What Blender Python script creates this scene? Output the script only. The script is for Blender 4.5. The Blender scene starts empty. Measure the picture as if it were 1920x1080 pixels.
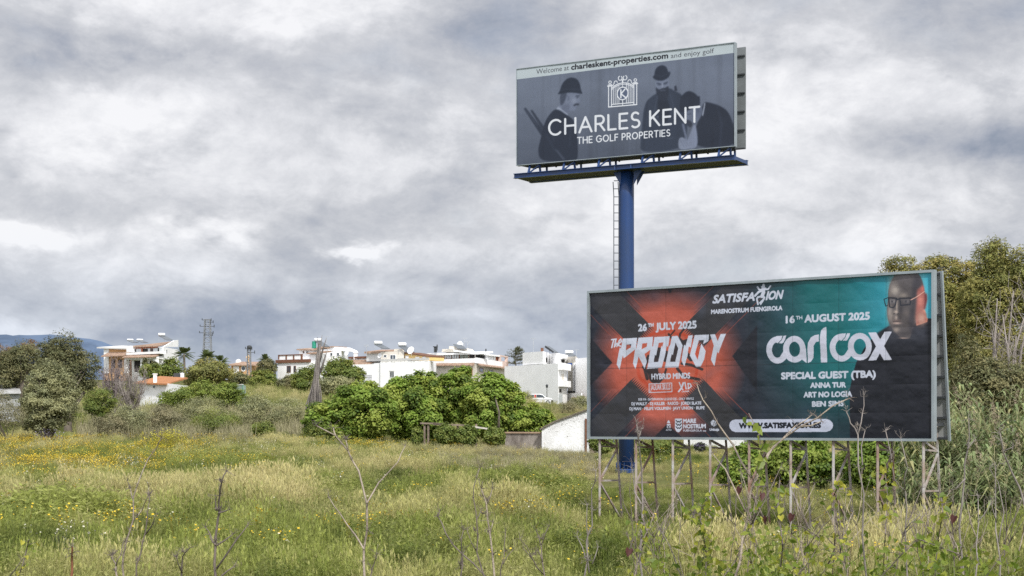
import bpy, math, random
import numpy as np
from mathutils import Vector
C = bpy.context.scene.collection
SC = bpy.context.scene
R = math.radians
rng = np.random.default_rng(7)
random.seed(7)

# ------------------------------------------------------------------ camera, light, sky
F = 3000.0          # focal length in pixels of the 1920 wide photograph
HZ = 795.0          # horizon row
EYE = 1.9
cam = bpy.data.cameras.new("camera"); camo = bpy.data.objects.new("camera", cam); C.objects.link(camo)
camo.location = (0, 0, EYE); camo.rotation_euler = (R(90), 0, 0)
cam.sensor_width = 36; cam.lens = F/1920*36; cam.shift_y = (HZ-540)/1920
cam.clip_start = .1; cam.clip_end = 30000
SC.camera = camo
EXPO = 0.56
SC.view_settings.view_transform = 'Standard'; SC.view_settings.look = 'None'
SC.view_settings.exposure = EXPO; SC.view_settings.gamma = 1; SC.view_settings.use_curve_mapping = False
SC.cycles.max_bounces = 6; SC.cycles.diffuse_bounces = 3; SC.cycles.transmission_bounces = 4; SC.cycles.glossy_bounces = 2
SC.cycles.use_denoising = False
SUN_EL = R(43); SUN_AZ = math.atan2(.38, -.92)
sd = Vector((math.sin(SUN_AZ)*math.cos(SUN_EL), math.cos(SUN_AZ)*math.cos(SUN_EL), math.sin(SUN_EL)))
sl = bpy.data.lights.new("sun", 'SUN'); sl.energy = 2.6; sl.angle = R(3.5); sl.color = (1, .97, .92)
so = bpy.data.objects.new("sun", sl); C.objects.link(so); so.rotation_euler = sd.to_track_quat('Z', 'Y').to_euler(); so.location = (20, -30, 40)

world = bpy.data.worlds.new("World"); SC.world = world; world.use_nodes = True
def build_sky():
    nt = world.node_tree; nt.nodes.clear(); N = nt.nodes.new; L = nt.links.new
    def m(op, a, b=None, c=None):
        n = N('ShaderNodeMath'); n.operation = op
        for i, v in enumerate((a, b, c)):
            if v is None: continue
            if isinstance(v, (int, float)): n.inputs[i].default_value = v
            else: L(v, n.inputs[i])
        return n.outputs[0]
    tc = N('ShaderNodeTexCoord'); sp = N('ShaderNodeSeparateXYZ'); L(tc.outputs['Generated'], sp.inputs[0])
    X, Y, Z = sp.outputs
    def noise(sx, sz, scale, detail, rough, ox=0.0, dist=0.0):
        cb = N('ShaderNodeCombineXYZ'); L(m('ADD', m('MULTIPLY', X, sx), ox), cb.inputs[0]); L(m('MULTIPLY', Y, sx), cb.inputs[1]); L(m('MULTIPLY', Z, sz), cb.inputs[2])
        n = N('ShaderNodeTexNoise'); n.inputs['Scale'].default_value = scale; n.inputs['Detail'].default_value = detail
        n.inputs['Roughness'].default_value = rough; n.inputs['Distortion'].default_value = dist
        L(cb.outputs[0], n.inputs['Vector']); return n
    # warp the layout of the cloud deck so its shapes get ragged, billowing edges
    w = noise(1, 1.9, 9, 6, .58)
    ws = N('ShaderNodeSeparateColor'); L(w.outputs['Color'], ws.inputs[0])
    w2 = noise(1, 1.6, 34, 4, .6, 3.1)
    ws2 = N('ShaderNodeSeparateColor'); L(w2.outputs['Color'], ws2.inputs[0])
    xw = m('ADD', X, m('ADD', m('MULTIPLY', m('SUBTRACT', ws.outputs[0], .5), .13), m('MULTIPLY', m('SUBTRACT', ws2.outputs[0], .5), .03)))
    zw = m('ADD', Z, m('ADD', m('MULTIPLY', m('SUBTRACT', ws.outputs[1], .5), .055), m('MULTIPLY', m('SUBTRACT', ws2.outputs[1], .5), .016)))
    def gauss(px, py, sx, sy, a):
        dx = m('DIVIDE', m('SUBTRACT', xw, (px-960)/F), sx/F); dz = m('DIVIDE', m('SUBTRACT', zw, (HZ-py)/F), sy/F)
        r2 = m('ADD', m('POWER', m('ABSOLUTE', dx), 2.6), m('POWER', m('ABSOLUTE', dz), 2.6))
        return m('MULTIPLY', m('EXPONENT', m('MULTIPLY', r2, -1)), a)
    feats = CLOUDS
    b = None
    for f in feats:
        g = gauss(*f); b = g if b is None else m('ADD', b, g)
    front = m('GREATER_THAN', Y, 0)
    b = m('MULTIPLY', b, front)
    n1 = noise(1, 2.1, 8, 8, .56, 1.7, .25)
    def lit(sx, sz, sc, de, ro, ox, dz, dx):     # difference of two shifted samples: lit tops and shaded undersides of the billows
        A_ = noise(sx, sz, sc, de, ro, ox, .3).outputs[0]
        cb = N('ShaderNodeCombineXYZ'); L(m('ADD', m('MULTIPLY', X, sx), ox-dx), cb.inputs[0]); L(m('MULTIPLY', Y, sx), cb.inputs[1]); L(m('ADD', m('MULTIPLY', Z, sz), dz), cb.inputs[2])
        n = N('ShaderNodeTexNoise'); n.inputs['Scale'].default_value = sc; n.inputs['Detail'].default_value = de; n.inputs['Roughness'].default_value = ro; n.inputs['Distortion'].default_value = .3; L(cb.outputs[0], n.inputs['Vector'])
        return A_, m('SUBTRACT', A_, n.outputs[0])
    n2, l2 = lit(1, 1.7, 9, 10, .63, 5.3, .034, .020)
    n3, l3 = lit(1, 1.5, 30, 8, .68, 2.3, .011, .007)
    sm = N('ShaderNodeMapRange'); sm.interpolation_type = 'SMOOTHERSTEP'; L(n1.outputs[0], sm.inputs[0]); sm.inputs[1].default_value = .42; sm.inputs[2].default_value = .57; sm.inputs[3].default_value = -.085; sm.inputs[4].default_value = .085
    b = m('ADD', b, m('ADD', sm.outputs[0], m('MULTIPLY', m('SUBTRACT', n1.outputs[0], .5), .22)))
    b = m('ADD', b, m('MULTIPLY', m('SUBTRACT', n2, .5), .22))
    b = m('ADD', b, m('MULTIPLY', l2, .60))
    b = m('ADD', b, m('MULTIPLY', l3, .40))
    b = m('ADD', b, .69)
    # unseen sky overhead and behind the camera brightened to lift the fill light
    up = N('ShaderNodeMapRange'); up.interpolation_type = 'SMOOTHSTEP'; L(m('SUBTRACT', Z, m('MULTIPLY', Y, .6)), up.inputs[0]); up.inputs[1].default_value = -.2; up.inputs[2].default_value = .7; up.inputs[3].default_value = 0; up.inputs[4].default_value = 1
    cr = N('ShaderNodeValToRGB'); L(b, cr.inputs[0]); e = cr.color_ramp.elements
    k = 1/2**.5/.1
    stops = [(.10, (.25, .29, .37)), (.34, (.39, .415, .48)), (.50, (.50, .515, .56)), (.66, (.605, .615, .65)), (.82, (.745, .75, .78)), (1.1, (.90, .90, .92))]
    while len(e) < len(stops): e.new(.5)
    for i, (p, c) in enumerate(stops): e[i].position = p; e[i].color = (*c, 1)
    # blue-grey distance towards the horizon
    hz = N('ShaderNodeMapRange'); hz.interpolation_type = 'SMOOTHSTEP'; L(Z, hz.inputs[0]); hz.inputs[1].default_value = .02; hz.inputs[2].default_value = .13; hz.inputs[3].default_value = 1; hz.inputs[4].default_value = 0
    mx = N('ShaderNodeMix'); mx.data_type = 'RGBA'; mx.blend_type = 'MULTIPLY'; L(hz.outputs[0], mx.inputs[0]); L(cr.outputs[0], mx.inputs[6]); mx.inputs[7].default_value = (.86, .93, 1.03, 1)
    sc = N('ShaderNodeVectorMath'); sc.operation = 'SCALE'; L(mx.outputs[2], sc.inputs[0]); L(m('MULTIPLY', m('ADD', m('MULTIPLY', up.outputs[0], .9), 1), k), sc.inputs[3])
    sky = N('ShaderNodeTexSky'); sky.sky_type = 'NISHITA'; sky.sun_disc = False; sky.sun_elevation = SUN_EL; sky.sun_rotation = SUN_AZ
    cov = N('ShaderNodeMapRange'); L(n1.outputs[0], cov.inputs[0]); cov.inputs[1].default_value = .25; cov.inputs[2].default_value = .42; cov.inputs[3].default_value = .86; cov.inputs[4].default_value = .97
    mm = N('ShaderNodeMix'); mm.data_type = 'RGBA'; L(cov.outputs[0], mm.inputs[0]); L(sky.outputs[0], mm.inputs[6]); L(sc.outputs[0], mm.inputs[7])
    bg = N('ShaderNodeBackground'); bg.inputs[1].default_value = .1; L(mm.outputs[2], bg.inputs[0])
    o = N('ShaderNodeOutputWorld'); L(bg.outputs[0], o.inputs[0])
CLOUDS = [(500, 50, 300, 60, .26), (330, 70, 130, 60, .08), (240, 270, 140, 60, .24), (400, 455, 120, 22, .40), (695, 468, 60, 14, .55), (80, 465, 110, 24, .34),
          (1200, 250, 200, 90, .05), (1420, 330, 300, 130, .13), (1260, 60, 330, 60, .06), (1500, 180, 200, 60, .10), (1100, 450, 300, 60, .06), (690, 190, 120, 30, .14), (900, 240, 120, 30, .12),
          (190, 130, 300, 60, -.16), (590, 490, 120, 46, -.28), (60, 400, 230, 50, -.14), (900, 535, 260, 50, -.10), (230, 590, 330, 40, -.15), (1840, 40, 200, 80, -.24), (950, 30, 180, 60, -.18),
          (1830, 280, 190, 60, -.30), (1640, 270, 150, 40, -.14), (1480, 130, 90, 34, -.14), (820, 110, 190, 50, -.12), (950, 652, 640, 42, -.20), (300, 605, 420, 40, -.08), (640, 600, 400, 30, -.06), (520, 210, 180, 60, -.08), (1620, 300, 400, 20, -.05), (1300, 520, 120, 30, .10), (300, 520, 200, 30, .05)]
build_sky()
try: world.cycles.sampling_method = 'MANUAL'; world.cycles.sample_map_resolution = 512
except Exception: pass

# ------------------------------------------------------------------ helpers
def P(px, py, Y): return np.array(((px-960)/F*Y, Y, EYE-(py-HZ)/F*Y))
def XY(px, Y): return np.array(((px-960)/F*Y, Y))
def zof(py, Y): return EYE-(py-HZ)/F*Y
def lin(c):
    c = np.asarray(c, float)/255
    return np.where(c <= .04045, c/12.92, ((c+.055)/1.055)**2.4)

LP_Y = [0, 15, 30, 45, 60, 85, 105, 120, 200, 300, 400, 600, 1000, 3000, 9000]
LP_Z = [.3, .05, 0, .08, .25, .60, 1.05, 1.6, 4.7, 9.3, 13, 17, 20, 24, 30]
RP_Y = [0, 15, 30, 62, 90, 150, 230, 285, 400, 600, 1000, 3000, 9000]
RP_Z = [.3, .05, 0, -.05, .15, 1.5, 4.3, 5.4, 6.4, 8, 10, 14, 20]
def vnoise(x, y, seed=0):
    xi = np.floor(x).astype(np.int64); yi = np.floor(y).astype(np.int64); fx = x-xi; fy = y-yi
    fx = fx*fx*(3-2*fx); fy = fy*fy*(3-2*fy)
    def h(a, b):
        n = (a*374761393+b*668265263+seed*974711) & 0x7fffffff
        n = ((n ^ (n >> 13))*1274126177) & 0x7fffffff
        return ((n ^ (n >> 16)) & 0xffff)/65535.0
    return (h(xi, yi)*(1-fx)+h(xi+1, yi)*fx)*(1-fy)+(h(xi, yi+1)*(1-fx)+h(xi+1, yi+1)*fx)*fy
def fbm(x, y, seed=0, o=4):
    s = 0; a = .5; t = 0
    for i in range(o): s = s+a*vnoise(x*2**i+17.3*i, y*2**i+9.1*i, seed+i); t += a; a *= .55
    return s/t
def ground_z(x, y):
    x = np.asarray(x, float); y = np.asarray(y, float); yy = np.maximum(y, 1)
    px = 960+F*x/np.maximum(yy, 25)
    t = np.clip((px-560)/(1080-560), 0, 1); t = t*t*(3-2*t)
    z = np.interp(yy, LP_Y, LP_Z)*(1-t)+np.interp(yy, RP_Y, RP_Z)*t
    z = z-.26*np.exp(-((x-4.8)/4.6)**4-((yy-31)/6.5)**2)
    z = z+(fbm(x/6.0, y/6.0, 3, 3)-.5)*.35*np.clip(yy/40, .3, 1)*np.clip((300-yy)/200, .1, 1)
    return z

WL = {}
def thing(name, label, cat, loc, group=None):
    o = bpy.data.objects.new(name, None); C.objects.link(o); o.location = [float(v) for v in loc]; o.empty_display_size = .3
    o['label'] = label; o['category'] = cat
    if group: o['group'] = group
    WL[o.name] = np.array(loc, float); return o
def tag(o, label=None, cat=None, group=None, kind=None):
    if label: o['label'] = label
    if cat: o['category'] = cat
    if group: o['group'] = group
    if kind: o['kind'] = kind
    return o
def link_mesh(name, v, faces, mat, parent=None, smooth=False, col=None, origin=None):
    v = np.asarray(v, float).reshape(-1, 3)
    off = WL[parent.name] if parent is not None else (np.zeros(3) if origin is None else np.asarray(origin, float))
    me = bpy.data.meshes.new(name)
    v = v-off
    if isinstance(faces, np.ndarray):
        n, k = faces.shape
        me.vertices.add(len(v)); me.vertices.foreach_set('co', v.astype(np.float32).ravel())
        me.loops.add(n*k); me.loops.foreach_set('vertex_index', faces.astype(np.int32).ravel())
        me.polygons.add(n); me.polygons.foreach_set('loop_start', np.arange(0, n*k, k, dtype=np.int32))
        me.update(calc_edges=True)
    else:
        me.from_pydata(v.tolist(), [], faces)
    if col is not None:
        a = me.attributes.new('tint', 'FLOAT_COLOR', 'POINT')
        c = np.ones((len(v), 4), np.float32); c[:, :3] = col; a.data.foreach_set('color', c.ravel())
    if smooth: me.polygons.foreach_set('use_smooth', np.ones(len(me.polygons), bool))
    for mt in (mat if isinstance(mat, (list, tuple)) else [mat]): me.materials.append(mt)
    me.validate(); me.update()
    o = bpy.data.objects.new(name, me); C.objects.link(o)
    if parent is not None: o.parent = parent; WL[o.name] = off
    else: o.location = off.tolist(); WL[o.name] = off
    return o
class MB:
    def __init__(s): s.v = []; s.f = []
    def add(s, v, f):
        n = len(s.v); s.v += [tuple(float(q) for q in p) for p in v]; s.f += [tuple(i+n for i in q) for q in f]; return s
    def hexa(s, p):   # 8 points: bottom ring 0-3, top ring 4-7
        return s.add(p, [(3, 2, 1, 0), (4, 5, 6, 7), (0, 1, 5, 4), (1, 2, 6, 5), (2, 3, 7, 6), (3, 0, 4, 7)])
    def box(s, c, size, rz=0.0):
        x, y, z = [d/2 for d in size]; ca, sa = math.cos(rz), math.sin(rz)
        q = [(-x, -y), (x, -y), (x, y), (-x, y)]
        r = [(c[0]+a*ca-b*sa, c[1]+a*sa+b*ca) for a, b in q]
        return s.hexa([(a, b, c[2]-z) for a, b in r]+[(a, b, c[2]+z) for a, b in r])
    def prism(s, plan, z0, z1):
        n = len(plan); ar = sum(plan[i][0]*plan[(i+1) % n][1]-plan[(i+1) % n][0]*plan[i][1] for i in range(n))
        if ar < 0: plan = plan[::-1]
        z0 = [z0]*n if np.isscalar(z0) else z0; z1 = [z1]*n if np.isscalar(z1) else z1
        v = [(p[0], p[1], z) for p, z in zip(plan, z0)]+[(p[0], p[1], z) for p, z in zip(plan, z1)]
        return s.add(v, [tuple(range(n))[::-1], tuple(range(n, 2*n))]+[(i, (i+1) % n, n+(i+1) % n, n+i) for i in range(n)])
    def extrude(s, poly, d):      # 3D polygon extruded by vector d
        n = len(poly); d = np.asarray(d, float); poly = [np.asarray(p, float) for p in poly]
        return s.add(poly+[p+d for p in poly], [tuple(range(n))[::-1], tuple(range(n, 2*n))]+[(i, (i+1) % n, n+(i+1) % n, n+i) for i in range(n)])
    def bar(s, a, b, w, h=None, up=(0, 0, 1)):
        a = np.asarray(a, float); b = np.asarray(b, float); h = h or w; d = b-a; d /= np.linalg.norm(d)+1e-9
        u = np.cross(d, up)
        if np.linalg.norm(u) < 1e-3: u = np.cross(d, (1, 0, 0))
        u /= np.linalg.norm(u); v = np.cross(u, d)
        q = [u*w/2+v*h/2, -u*w/2+v*h/2, -u*w/2-v*h/2, u*w/2-v*h/2]
        return s.hexa([a+k for k in q]+[b+k for k in q])
    def tube(s, pts, rad, seg=6):
        pts = [np.asarray(p, float) for p in pts]; n = len(pts)
        rad = [rad]*n if np.isscalar(rad) else rad
        u = None; vs = []
        for i, p in enumerate(pts):
            d = pts[min(i+1, n-1)]-pts[max(i-1, 0)]; d /= np.linalg.norm(d)+1e-9
            if u is None:
                u = np.cross(d, (0, 0, 1)); u = np.cross(d, (1, 0, 0)) if np.linalg.norm(u) < .1 else u
            u = u-d*np.dot(u, d); u /= np.linalg.norm(u)+1e-9; w = np.cross(d, u)
            for k in range(seg):
                t = 2*math.pi*k/seg; vs.append(p+(u*math.cos(t)+w*math.sin(t))*rad[i])
        f = [(i*seg+k, i*seg+(k+1) % seg, (i+1)*seg+(k+1) % seg, (i+1)*seg+k) for i in range(n-1) for k in range(seg)]
        f += [tuple(range(seg))[::-1], tuple(range((n-1)*seg, n*seg))]
        return s.add(vs, f)
    def lathe(s, c, prof, seg=20):
        v = []; f = []; n = len(prof)
        for r, z in prof:
            for k in range(seg): t = 2*math.pi*k/seg; v.append((c[0]+r*math.cos(t), c[1]+r*math.sin(t), c[2]+z))
        f = [(i*seg+k, i*seg+(k+1) % seg, (i+1)*seg+(k+1) % seg, (i+1)*seg+k) for i in range(n-1) for k in range(seg)]
        f += [tuple(range(seg))[::-1], tuple(range((n-1)*seg, n*seg))]
        return s.add(v, f)
    def build(s, name, mat, parent=None, smooth=False, origin=None): return link_mesh(name, s.v, s.f, mat, parent, smooth, None, origin)

# ------------------------------------------------------------------ materials
MATS = {}
def mat(name, col, rough=.7, var=.12, scale=2.0, bump=.0, bscale=30, metal=0.0, col2=None, stretch=(1, 1, 1), wave=None, spec=.3):
    if name in MATS: return MATS[name]
    m = bpy.data.materials.new(name); m.use_nodes = True; nt = m.node_tree; N = nt.nodes.new; L = nt.links.new
    b = nt.nodes['Principled BSDF']; b.inputs['Roughness'].default_value = rough; b.inputs['Metallic'].default_value = metal; b.inputs['Specular IOR Level'].default_value = spec
    tc = N('ShaderNodeTexCoord'); mp = N('ShaderNodeMapping'); mp.inputs['Scale'].default_value = stretch; L(tc.outputs['Object'], mp.inputs[0])
    n = N('ShaderNodeTexNoise'); n.inputs['Scale'].default_value = scale; n.inputs['Detail'].default_value = 7; n.inputs['Roughness'].default_value = .62; L(mp.outputs[0], n.inputs[0])
    cr = N('ShaderNodeValToRGB'); L(n.outputs[0], cr.inputs[0]); c = np.array(col, float)
    lo = c*(1-var) if col2 is None else np.array(col2, float); hi = np.minimum(c*(1+var), .95) if col2 is None else c
    cr.color_ramp.elements[0].position = .34; cr.color_ramp.elements[0].color = (*lo, 1); cr.color_ramp.elements[1].position = .64; cr.color_ramp.elements[1].color = (*hi, 1)
    L(cr.outputs[0], b.inputs['Base Color'])
    if bump or wave:
        bn = N('ShaderNodeBump'); bn.inputs['Strength'].default_value = bump or .5; bn.inputs['Distance'].default_value = .05
        if wave:
            w = N('ShaderNodeTexWave'); w.bands_direction = wave[0]; w.inputs['Scale'].default_value = wave[1]; w.inputs['Distortion'].default_value = .4; L(tc.outputs['Object'], w.inputs[0]); L(w.outputs[0], bn.inputs['Height'])
        else:
            n2 = N('ShaderNodeTexNoise'); n2.inputs['Scale'].default_value = bscale; n2.inputs['Detail'].default_value = 4; L(tc.outputs['Object'], n2.inputs[0]); L(n2.outputs[0], bn.inputs['Height'])
        L(bn.outputs[0], b.inputs['Normal'])
    MATS[name] = m; return m
def leafmat(name, dark, light, yellow=None, trans=.3, instancer=False, rough=.55):
    if name in MATS: return MATS[name]
    m = bpy.data.materials.new(name); m.use_nodes = True; nt = m.node_tree; N = nt.nodes.new; L = nt.links.new
    b = nt.nodes['Principled BSDF']; b.inputs['Roughness'].default_value = rough; b.inputs['Specular IOR Level'].default_value = .3
    a = N('ShaderNodeAttribute'); a.attribute_name = 'tint'; a.attribute_type = 'INSTANCER' if instancer else 'GEOMETRY'
    s = N('ShaderNodeSeparateColor'); L(a.outputs['Color'], s.inputs[0])
    m1 = N('ShaderNodeMix'); m1.data_type = 'RGBA'; L(s.outputs[0], m1.inputs[0]); m1.inputs[6].default_value = (*dark, 1); m1.inputs[7].default_value = (*light, 1)
    m2 = N('ShaderNodeMix'); m2.data_type = 'RGBA'; L(s.outputs[1], m2.inputs[0]); L(m1.outputs[2], m2.inputs[6]); m2.inputs[7].default_value = (*(yellow or light), 1)
    L(m2.outputs[2], b.inputs['Base Color'])
    t = N('ShaderNodeBsdfTranslucent'); L(m2.outputs[2], t.inputs[0]); mx = N('ShaderNodeMixShader'); mx.inputs[0].default_value = trans
    L(b.outputs[0], mx.inputs[1]); L(t.outputs[0], mx.inputs[2]); L(mx.outputs[0], nt.nodes['Material Output'].inputs[0])
    MATS[name] = m; return m
def attrmat(name, attr='tint', rough=.5, spec=.4):
    m = bpy.data.materials.new(name); m.use_nodes = True; nt = m.node_tree; b = nt.nodes['Principled BSDF']; b.inputs['Roughness'].default_value = rough; b.inputs['Specular IOR Level'].default_value = spec
    a = nt.nodes.new('ShaderNodeAttribute'); a.attribute_name = attr; nt.links.new(a.outputs['Color'], b.inputs['Base Color']); return m

# ------------------------------------------------------------------ ground, hills
def build_ground():
    ys = np.concatenate([np.arange(-30, 8, 4.), np.arange(8, 70, .8), np.arange(70, 130, 2.), np.arange(130, 460, 8.), np.array([500, 600, 800, 1100, 1600, 2400, 3600, 5000, 7000, 9500])])
    us = np.concatenate([-np.array([2.2, 1.4, 1.0, .75, .6]), np.linspace(-.5, .5, 150), np.array([.6, .75, 1.0, 1.4, 2.2])])
    U, Yg = np.meshgrid(us, ys); X = U*np.maximum(Yg, 30); Zg = ground_z(X, Yg)
    v = np.stack([X, Yg, Zg], -1).reshape(-1, 3); ny, nx = U.shape
    i = np.arange(ny*nx).reshape(ny, nx); f = np.stack([i[:-1, :-1], i[:-1, 1:], i[1:, 1:], i[1:, :-1]], -1).reshape(-1, 4)
    m = bpy.data.materials.new("field_soil"); m.use_nodes = True; nt = m.node_tree; N = nt.nodes.new; L = nt.links.new
    b = nt.nodes['Principled BSDF']; b.inputs['Roughness'].default_value = .95; b.inputs['Specular IOR Level'].default_value = .1
    tc = N('ShaderNodeTexCoord'); n1 = N('ShaderNodeTexNoise'); n1.inputs['Scale'].default_value = .12; n1.inputs['Detail'].default_value = 9; L(tc.outputs['Object'], n1.inputs[0])
    n2 = N('ShaderNodeTexNoise'); n2.inputs['Scale'].default_value = 2.5; n2.inputs['Detail'].default_value = 6; L(tc.outputs['Object'], n2.inputs[0])
    cr = N('ShaderNodeValToRGB'); L(n1.outputs[0], cr.inputs[0]); e = cr.color_ramp.elements; e[0].position = .36; e[0].color = (.10, .13, .035, 1); e[1].position = .62; e[1].color = (.22, .18, .085, 1); e.new(.5).color = (.15, .155, .05, 1)
    mx = N('ShaderNodeMix'); mx.data_type = 'RGBA'; mx.blend_type = 'MULTIPLY'; mx.inputs[0].default_value = .6; L(cr.outputs[0], mx.inputs[6]); L(n2.outputs[0], mx.inputs[7]); 
    L(mx.outputs[2], b.inputs['Base Color'])
    bn = N('ShaderNodeBump'); bn.inputs['Distance'].default_value = .15; L(n2.outputs[0], bn.inputs['Height']); L(bn.outputs[0], b.inputs['Normal'])
    o = link_mesh('ground', v, f, m, smooth=True); tag(o, 'rough grassy field rising towards the town', kind='structure')
    # far hills, their blue haze put into the surface colour
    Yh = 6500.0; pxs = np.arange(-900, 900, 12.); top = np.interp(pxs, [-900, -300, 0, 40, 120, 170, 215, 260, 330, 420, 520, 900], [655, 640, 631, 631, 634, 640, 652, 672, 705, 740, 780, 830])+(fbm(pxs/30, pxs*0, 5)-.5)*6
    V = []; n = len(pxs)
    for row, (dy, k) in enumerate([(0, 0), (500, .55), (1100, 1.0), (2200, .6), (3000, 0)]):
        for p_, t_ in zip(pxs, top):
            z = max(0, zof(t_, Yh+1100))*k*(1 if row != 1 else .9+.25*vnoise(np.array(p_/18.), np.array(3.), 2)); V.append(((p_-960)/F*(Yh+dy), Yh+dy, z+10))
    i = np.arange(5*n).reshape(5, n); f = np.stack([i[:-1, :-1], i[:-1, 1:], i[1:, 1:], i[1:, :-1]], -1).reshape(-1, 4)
    o = link_mesh('hills', V, f, mat('hazed_scrub', (.105, .145, .215), 1, .25, .004, spec=0), smooth=True); tag(o, 'low blue hills beyond the town at far left', kind='structure')
build_ground()
# ------------------------------------------------------------------ printed posters (colour laid down per vertex of the sheet)
class Board:
    def __init__(s, A, B, z0, z1):
        s.A = np.array(A, float); s.B = np.array(B, float); s.z0 = z0; s.z1 = z1
        d = s.B-s.A; s.w = np.hypot(*d); s.e = d/s.w; s.n = np.array((s.e[1], -s.e[0])); s.h = z1-z0
        if s.n[1] > 0: s.n = -s.n
    def at(s, u, z, off=0.0):
        p = s.A+s.e*u+s.n*off; return np.array((p[0], p[1], z))
    def uz(s, px, py):      # photo pixel -> distance along board, height
        k = (px-960)/F; u = (k*s.A[1]-s.A[0])/(s.e[0]-k*s.e[1]); Y = s.A[1]+u*s.e[1]
        return u, EYE-(py-HZ)/F*Y
class Canvas:
    def __init__(s, bd, u0, u1, z0, z1, W):
        s.b = bd; s.u0, s.u1, s.cz0, s.cz1 = u0, u1, z0, z1; s.W = W; s.H = int(round(W*(z1-z0)/(u1-u0)))
        U, Z = np.meshgrid(np.linspace(u0, u1, s.W), np.linspace(z1, z0, s.H)); s.U, s.Z = U, Z
        X = bd.A[0]+bd.e[0]*U; Y = bd.A[1]+bd.e[1]*U
        s.X = 960+F*X/Y; s.Y = HZ-F*(Z-EYE)/Y
        s.img = np.zeros((s.H, s.W, 3))
    def cpx(s, px, py):
        u, z = s.b.uz(px, py); return (u-s.u0)/(s.u1-s.u0)*(s.W-1), (s.cz1-z)/(s.cz1-s.cz0)*(s.H-1)
    def blend(s, m, col, sl=(slice(None), slice(None))):
        col = np.asarray(col, float); s.img[sl] = s.img[sl]*(1-m[..., None])+col*m[..., None]
    def polymask(s, pts, pad=2):
        q = [s.cpx(*p) for p in pts]; xs = [a for a, b in q]; ys = [b for a, b in q]
        x0 = max(0, int(min(xs))-pad); x1 = min(s.W, int(max(xs))+pad+2); y0 = max(0, int(min(ys))-pad); y1 = min(s.H, int(max(ys))+pad+2)
        if x1 <= x0 or y1 <= y0: return None, None
        gx, gy = np.meshgrid(np.arange(x0, x1, .5)+.0, np.arange(y0, y1, .5)+.0); ins = np.zeros(gx.shape, bool)
        n = len(q)
        for i in range(n):
            (ax, ay), (bx, by) = q[i], q[(i+1) % n]
            if ay == by: continue
            c = ((ay > gy) != (by > gy)) & (gx < (bx-ax)*(gy-ay)/(by-ay)+ax); ins ^= c
        m = ins.astype(float); h, w = m.shape; m = m[:h//2*2, :w//2*2].reshape(h//2, 2, w//2, 2).mean((1, 3))
        return m, (slice(y0, y0+m.shape[0]), slice(x0, x0+m.shape[1]))
    def rpoly(s, pts, col, alpha=1.0, blur=0.0):
        for _ in range(3): n = len(pts); pts = [q for i in range(n) for q in ((pts[i][0]*.75+pts[(i+1) % n][0]*.25, pts[i][1]*.75+pts[(i+1) % n][1]*.25), (pts[i][0]*.25+pts[(i+1) % n][0]*.75, pts[i][1]*.25+pts[(i+1) % n][1]*.75))]
        s.poly(pts, col, alpha, blur)
    def poly(s, pts, col, alpha=1.0, blur=0.0, holes=()):
        m, sl = s.polymask(pts, 2+int(blur*3))
        if m is None: return
        for h in holes:
            mh, sh = s.polymask(h)
            full = np.zeros((s.H, s.W)); full[sh] = mh; m = m*(1-full[sl])
        if blur: m = blur2(m, blur)
        s.blend(m*alpha, col, sl)
    def stroke(s, pts, w, col, alpha=1.0, soft=.6, taper=None):
        pts = [np.array(p, float) for p in pts]
        x0, x1 = min(p[0] for p in pts)-w-2, max(p[0] for p in pts)+w+2; y0, y1 = min(p[1] for p in pts)-w-2, max(p[1] for p in pts)+w+2
        cs = [s.cpx(a, b) for a in (x0, x1) for b in (y0, y1)]
        i0 = max(0, int(min(c[1] for c in cs))); i1 = min(s.H, int(max(c[1] for c in cs))+2); j0 = max(0, int(min(c[0] for c in cs))); j1 = min(s.W, int(max(c[0] for c in cs))+2)
        if i1 <= i0 or j1 <= j0: return
        sl = (slice(i0, i1), slice(j0, j1)); X, Y = s.X[sl], s.Y[sl]; d = np.full(X.shape, 1e9)
        for a, b in zip(pts[:-1], pts[1:]):
            e = b-a; l2 = e@e+1e-9; t = np.clip(((X-a[0])*e[0]+(Y-a[1])*e[1])/l2, 0, 1); d = np.minimum(d, np.hypot(X-a[0]-t*e[0], Y-a[1]-t*e[1]))
        s.blend(np.clip((w/2-d)/soft+.5, 0, 1)*alpha, col, sl)
    def blob(s, cx, cy, rx, ry, col, alpha=1.0, rot=0.0, pw=1.0):
        dx, dy = s.X-cx, s.Y-cy; ca, sa = math.cos(rot), math.sin(rot); a = (dx*ca+dy*sa)/rx; b = (-dx*sa+dy*ca)/ry
        s.blend(np.exp(-(a*a+b*b)**pw)*alpha, col)
    def text(s, t, p0, p1, cap, col, bold=0.0, shear=0.0, alpha=1.0):
        tris, hcap = text_tris(t)
        x0, y0 = s.cpx(*p0); x1, y1 = s.cpx(*p1); _, yc = s.cpx(p0[0], p0[1]-cap); hc = (y0-yc)
        mn, mx = tris[:, :, 0].min(), tris[:, :, 0].max(); r = bold*hc; sx = (x1-x0-2*r)/(mx-mn); sy = (hc-2*r)/hcap
        q = np.empty_like(tris); q[:, :, 0] = x0+r+(tris[:, :, 0]-mn)*sx+tris[:, :, 1]*sy*shear; q[:, :, 1] = -r-tris[:, :, 1]*sy
        yl = lambda x: y0+(y1-y0)*(x-x0)/(x1-x0)
        q[:, :, 1] += yl(q[:, :, 0])
        SS = 3; pad = int(r)+4
        bx0 = int(q[:, :, 0].min())-pad; by0 = int(q[:, :, 1].min())-pad; bw = int(q[:, :, 0].max())+pad-bx0; bh = int(q[:, :, 1].max())+pad-by0
        M = np.zeros((bh*SS, bw*SS), bool)
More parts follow.
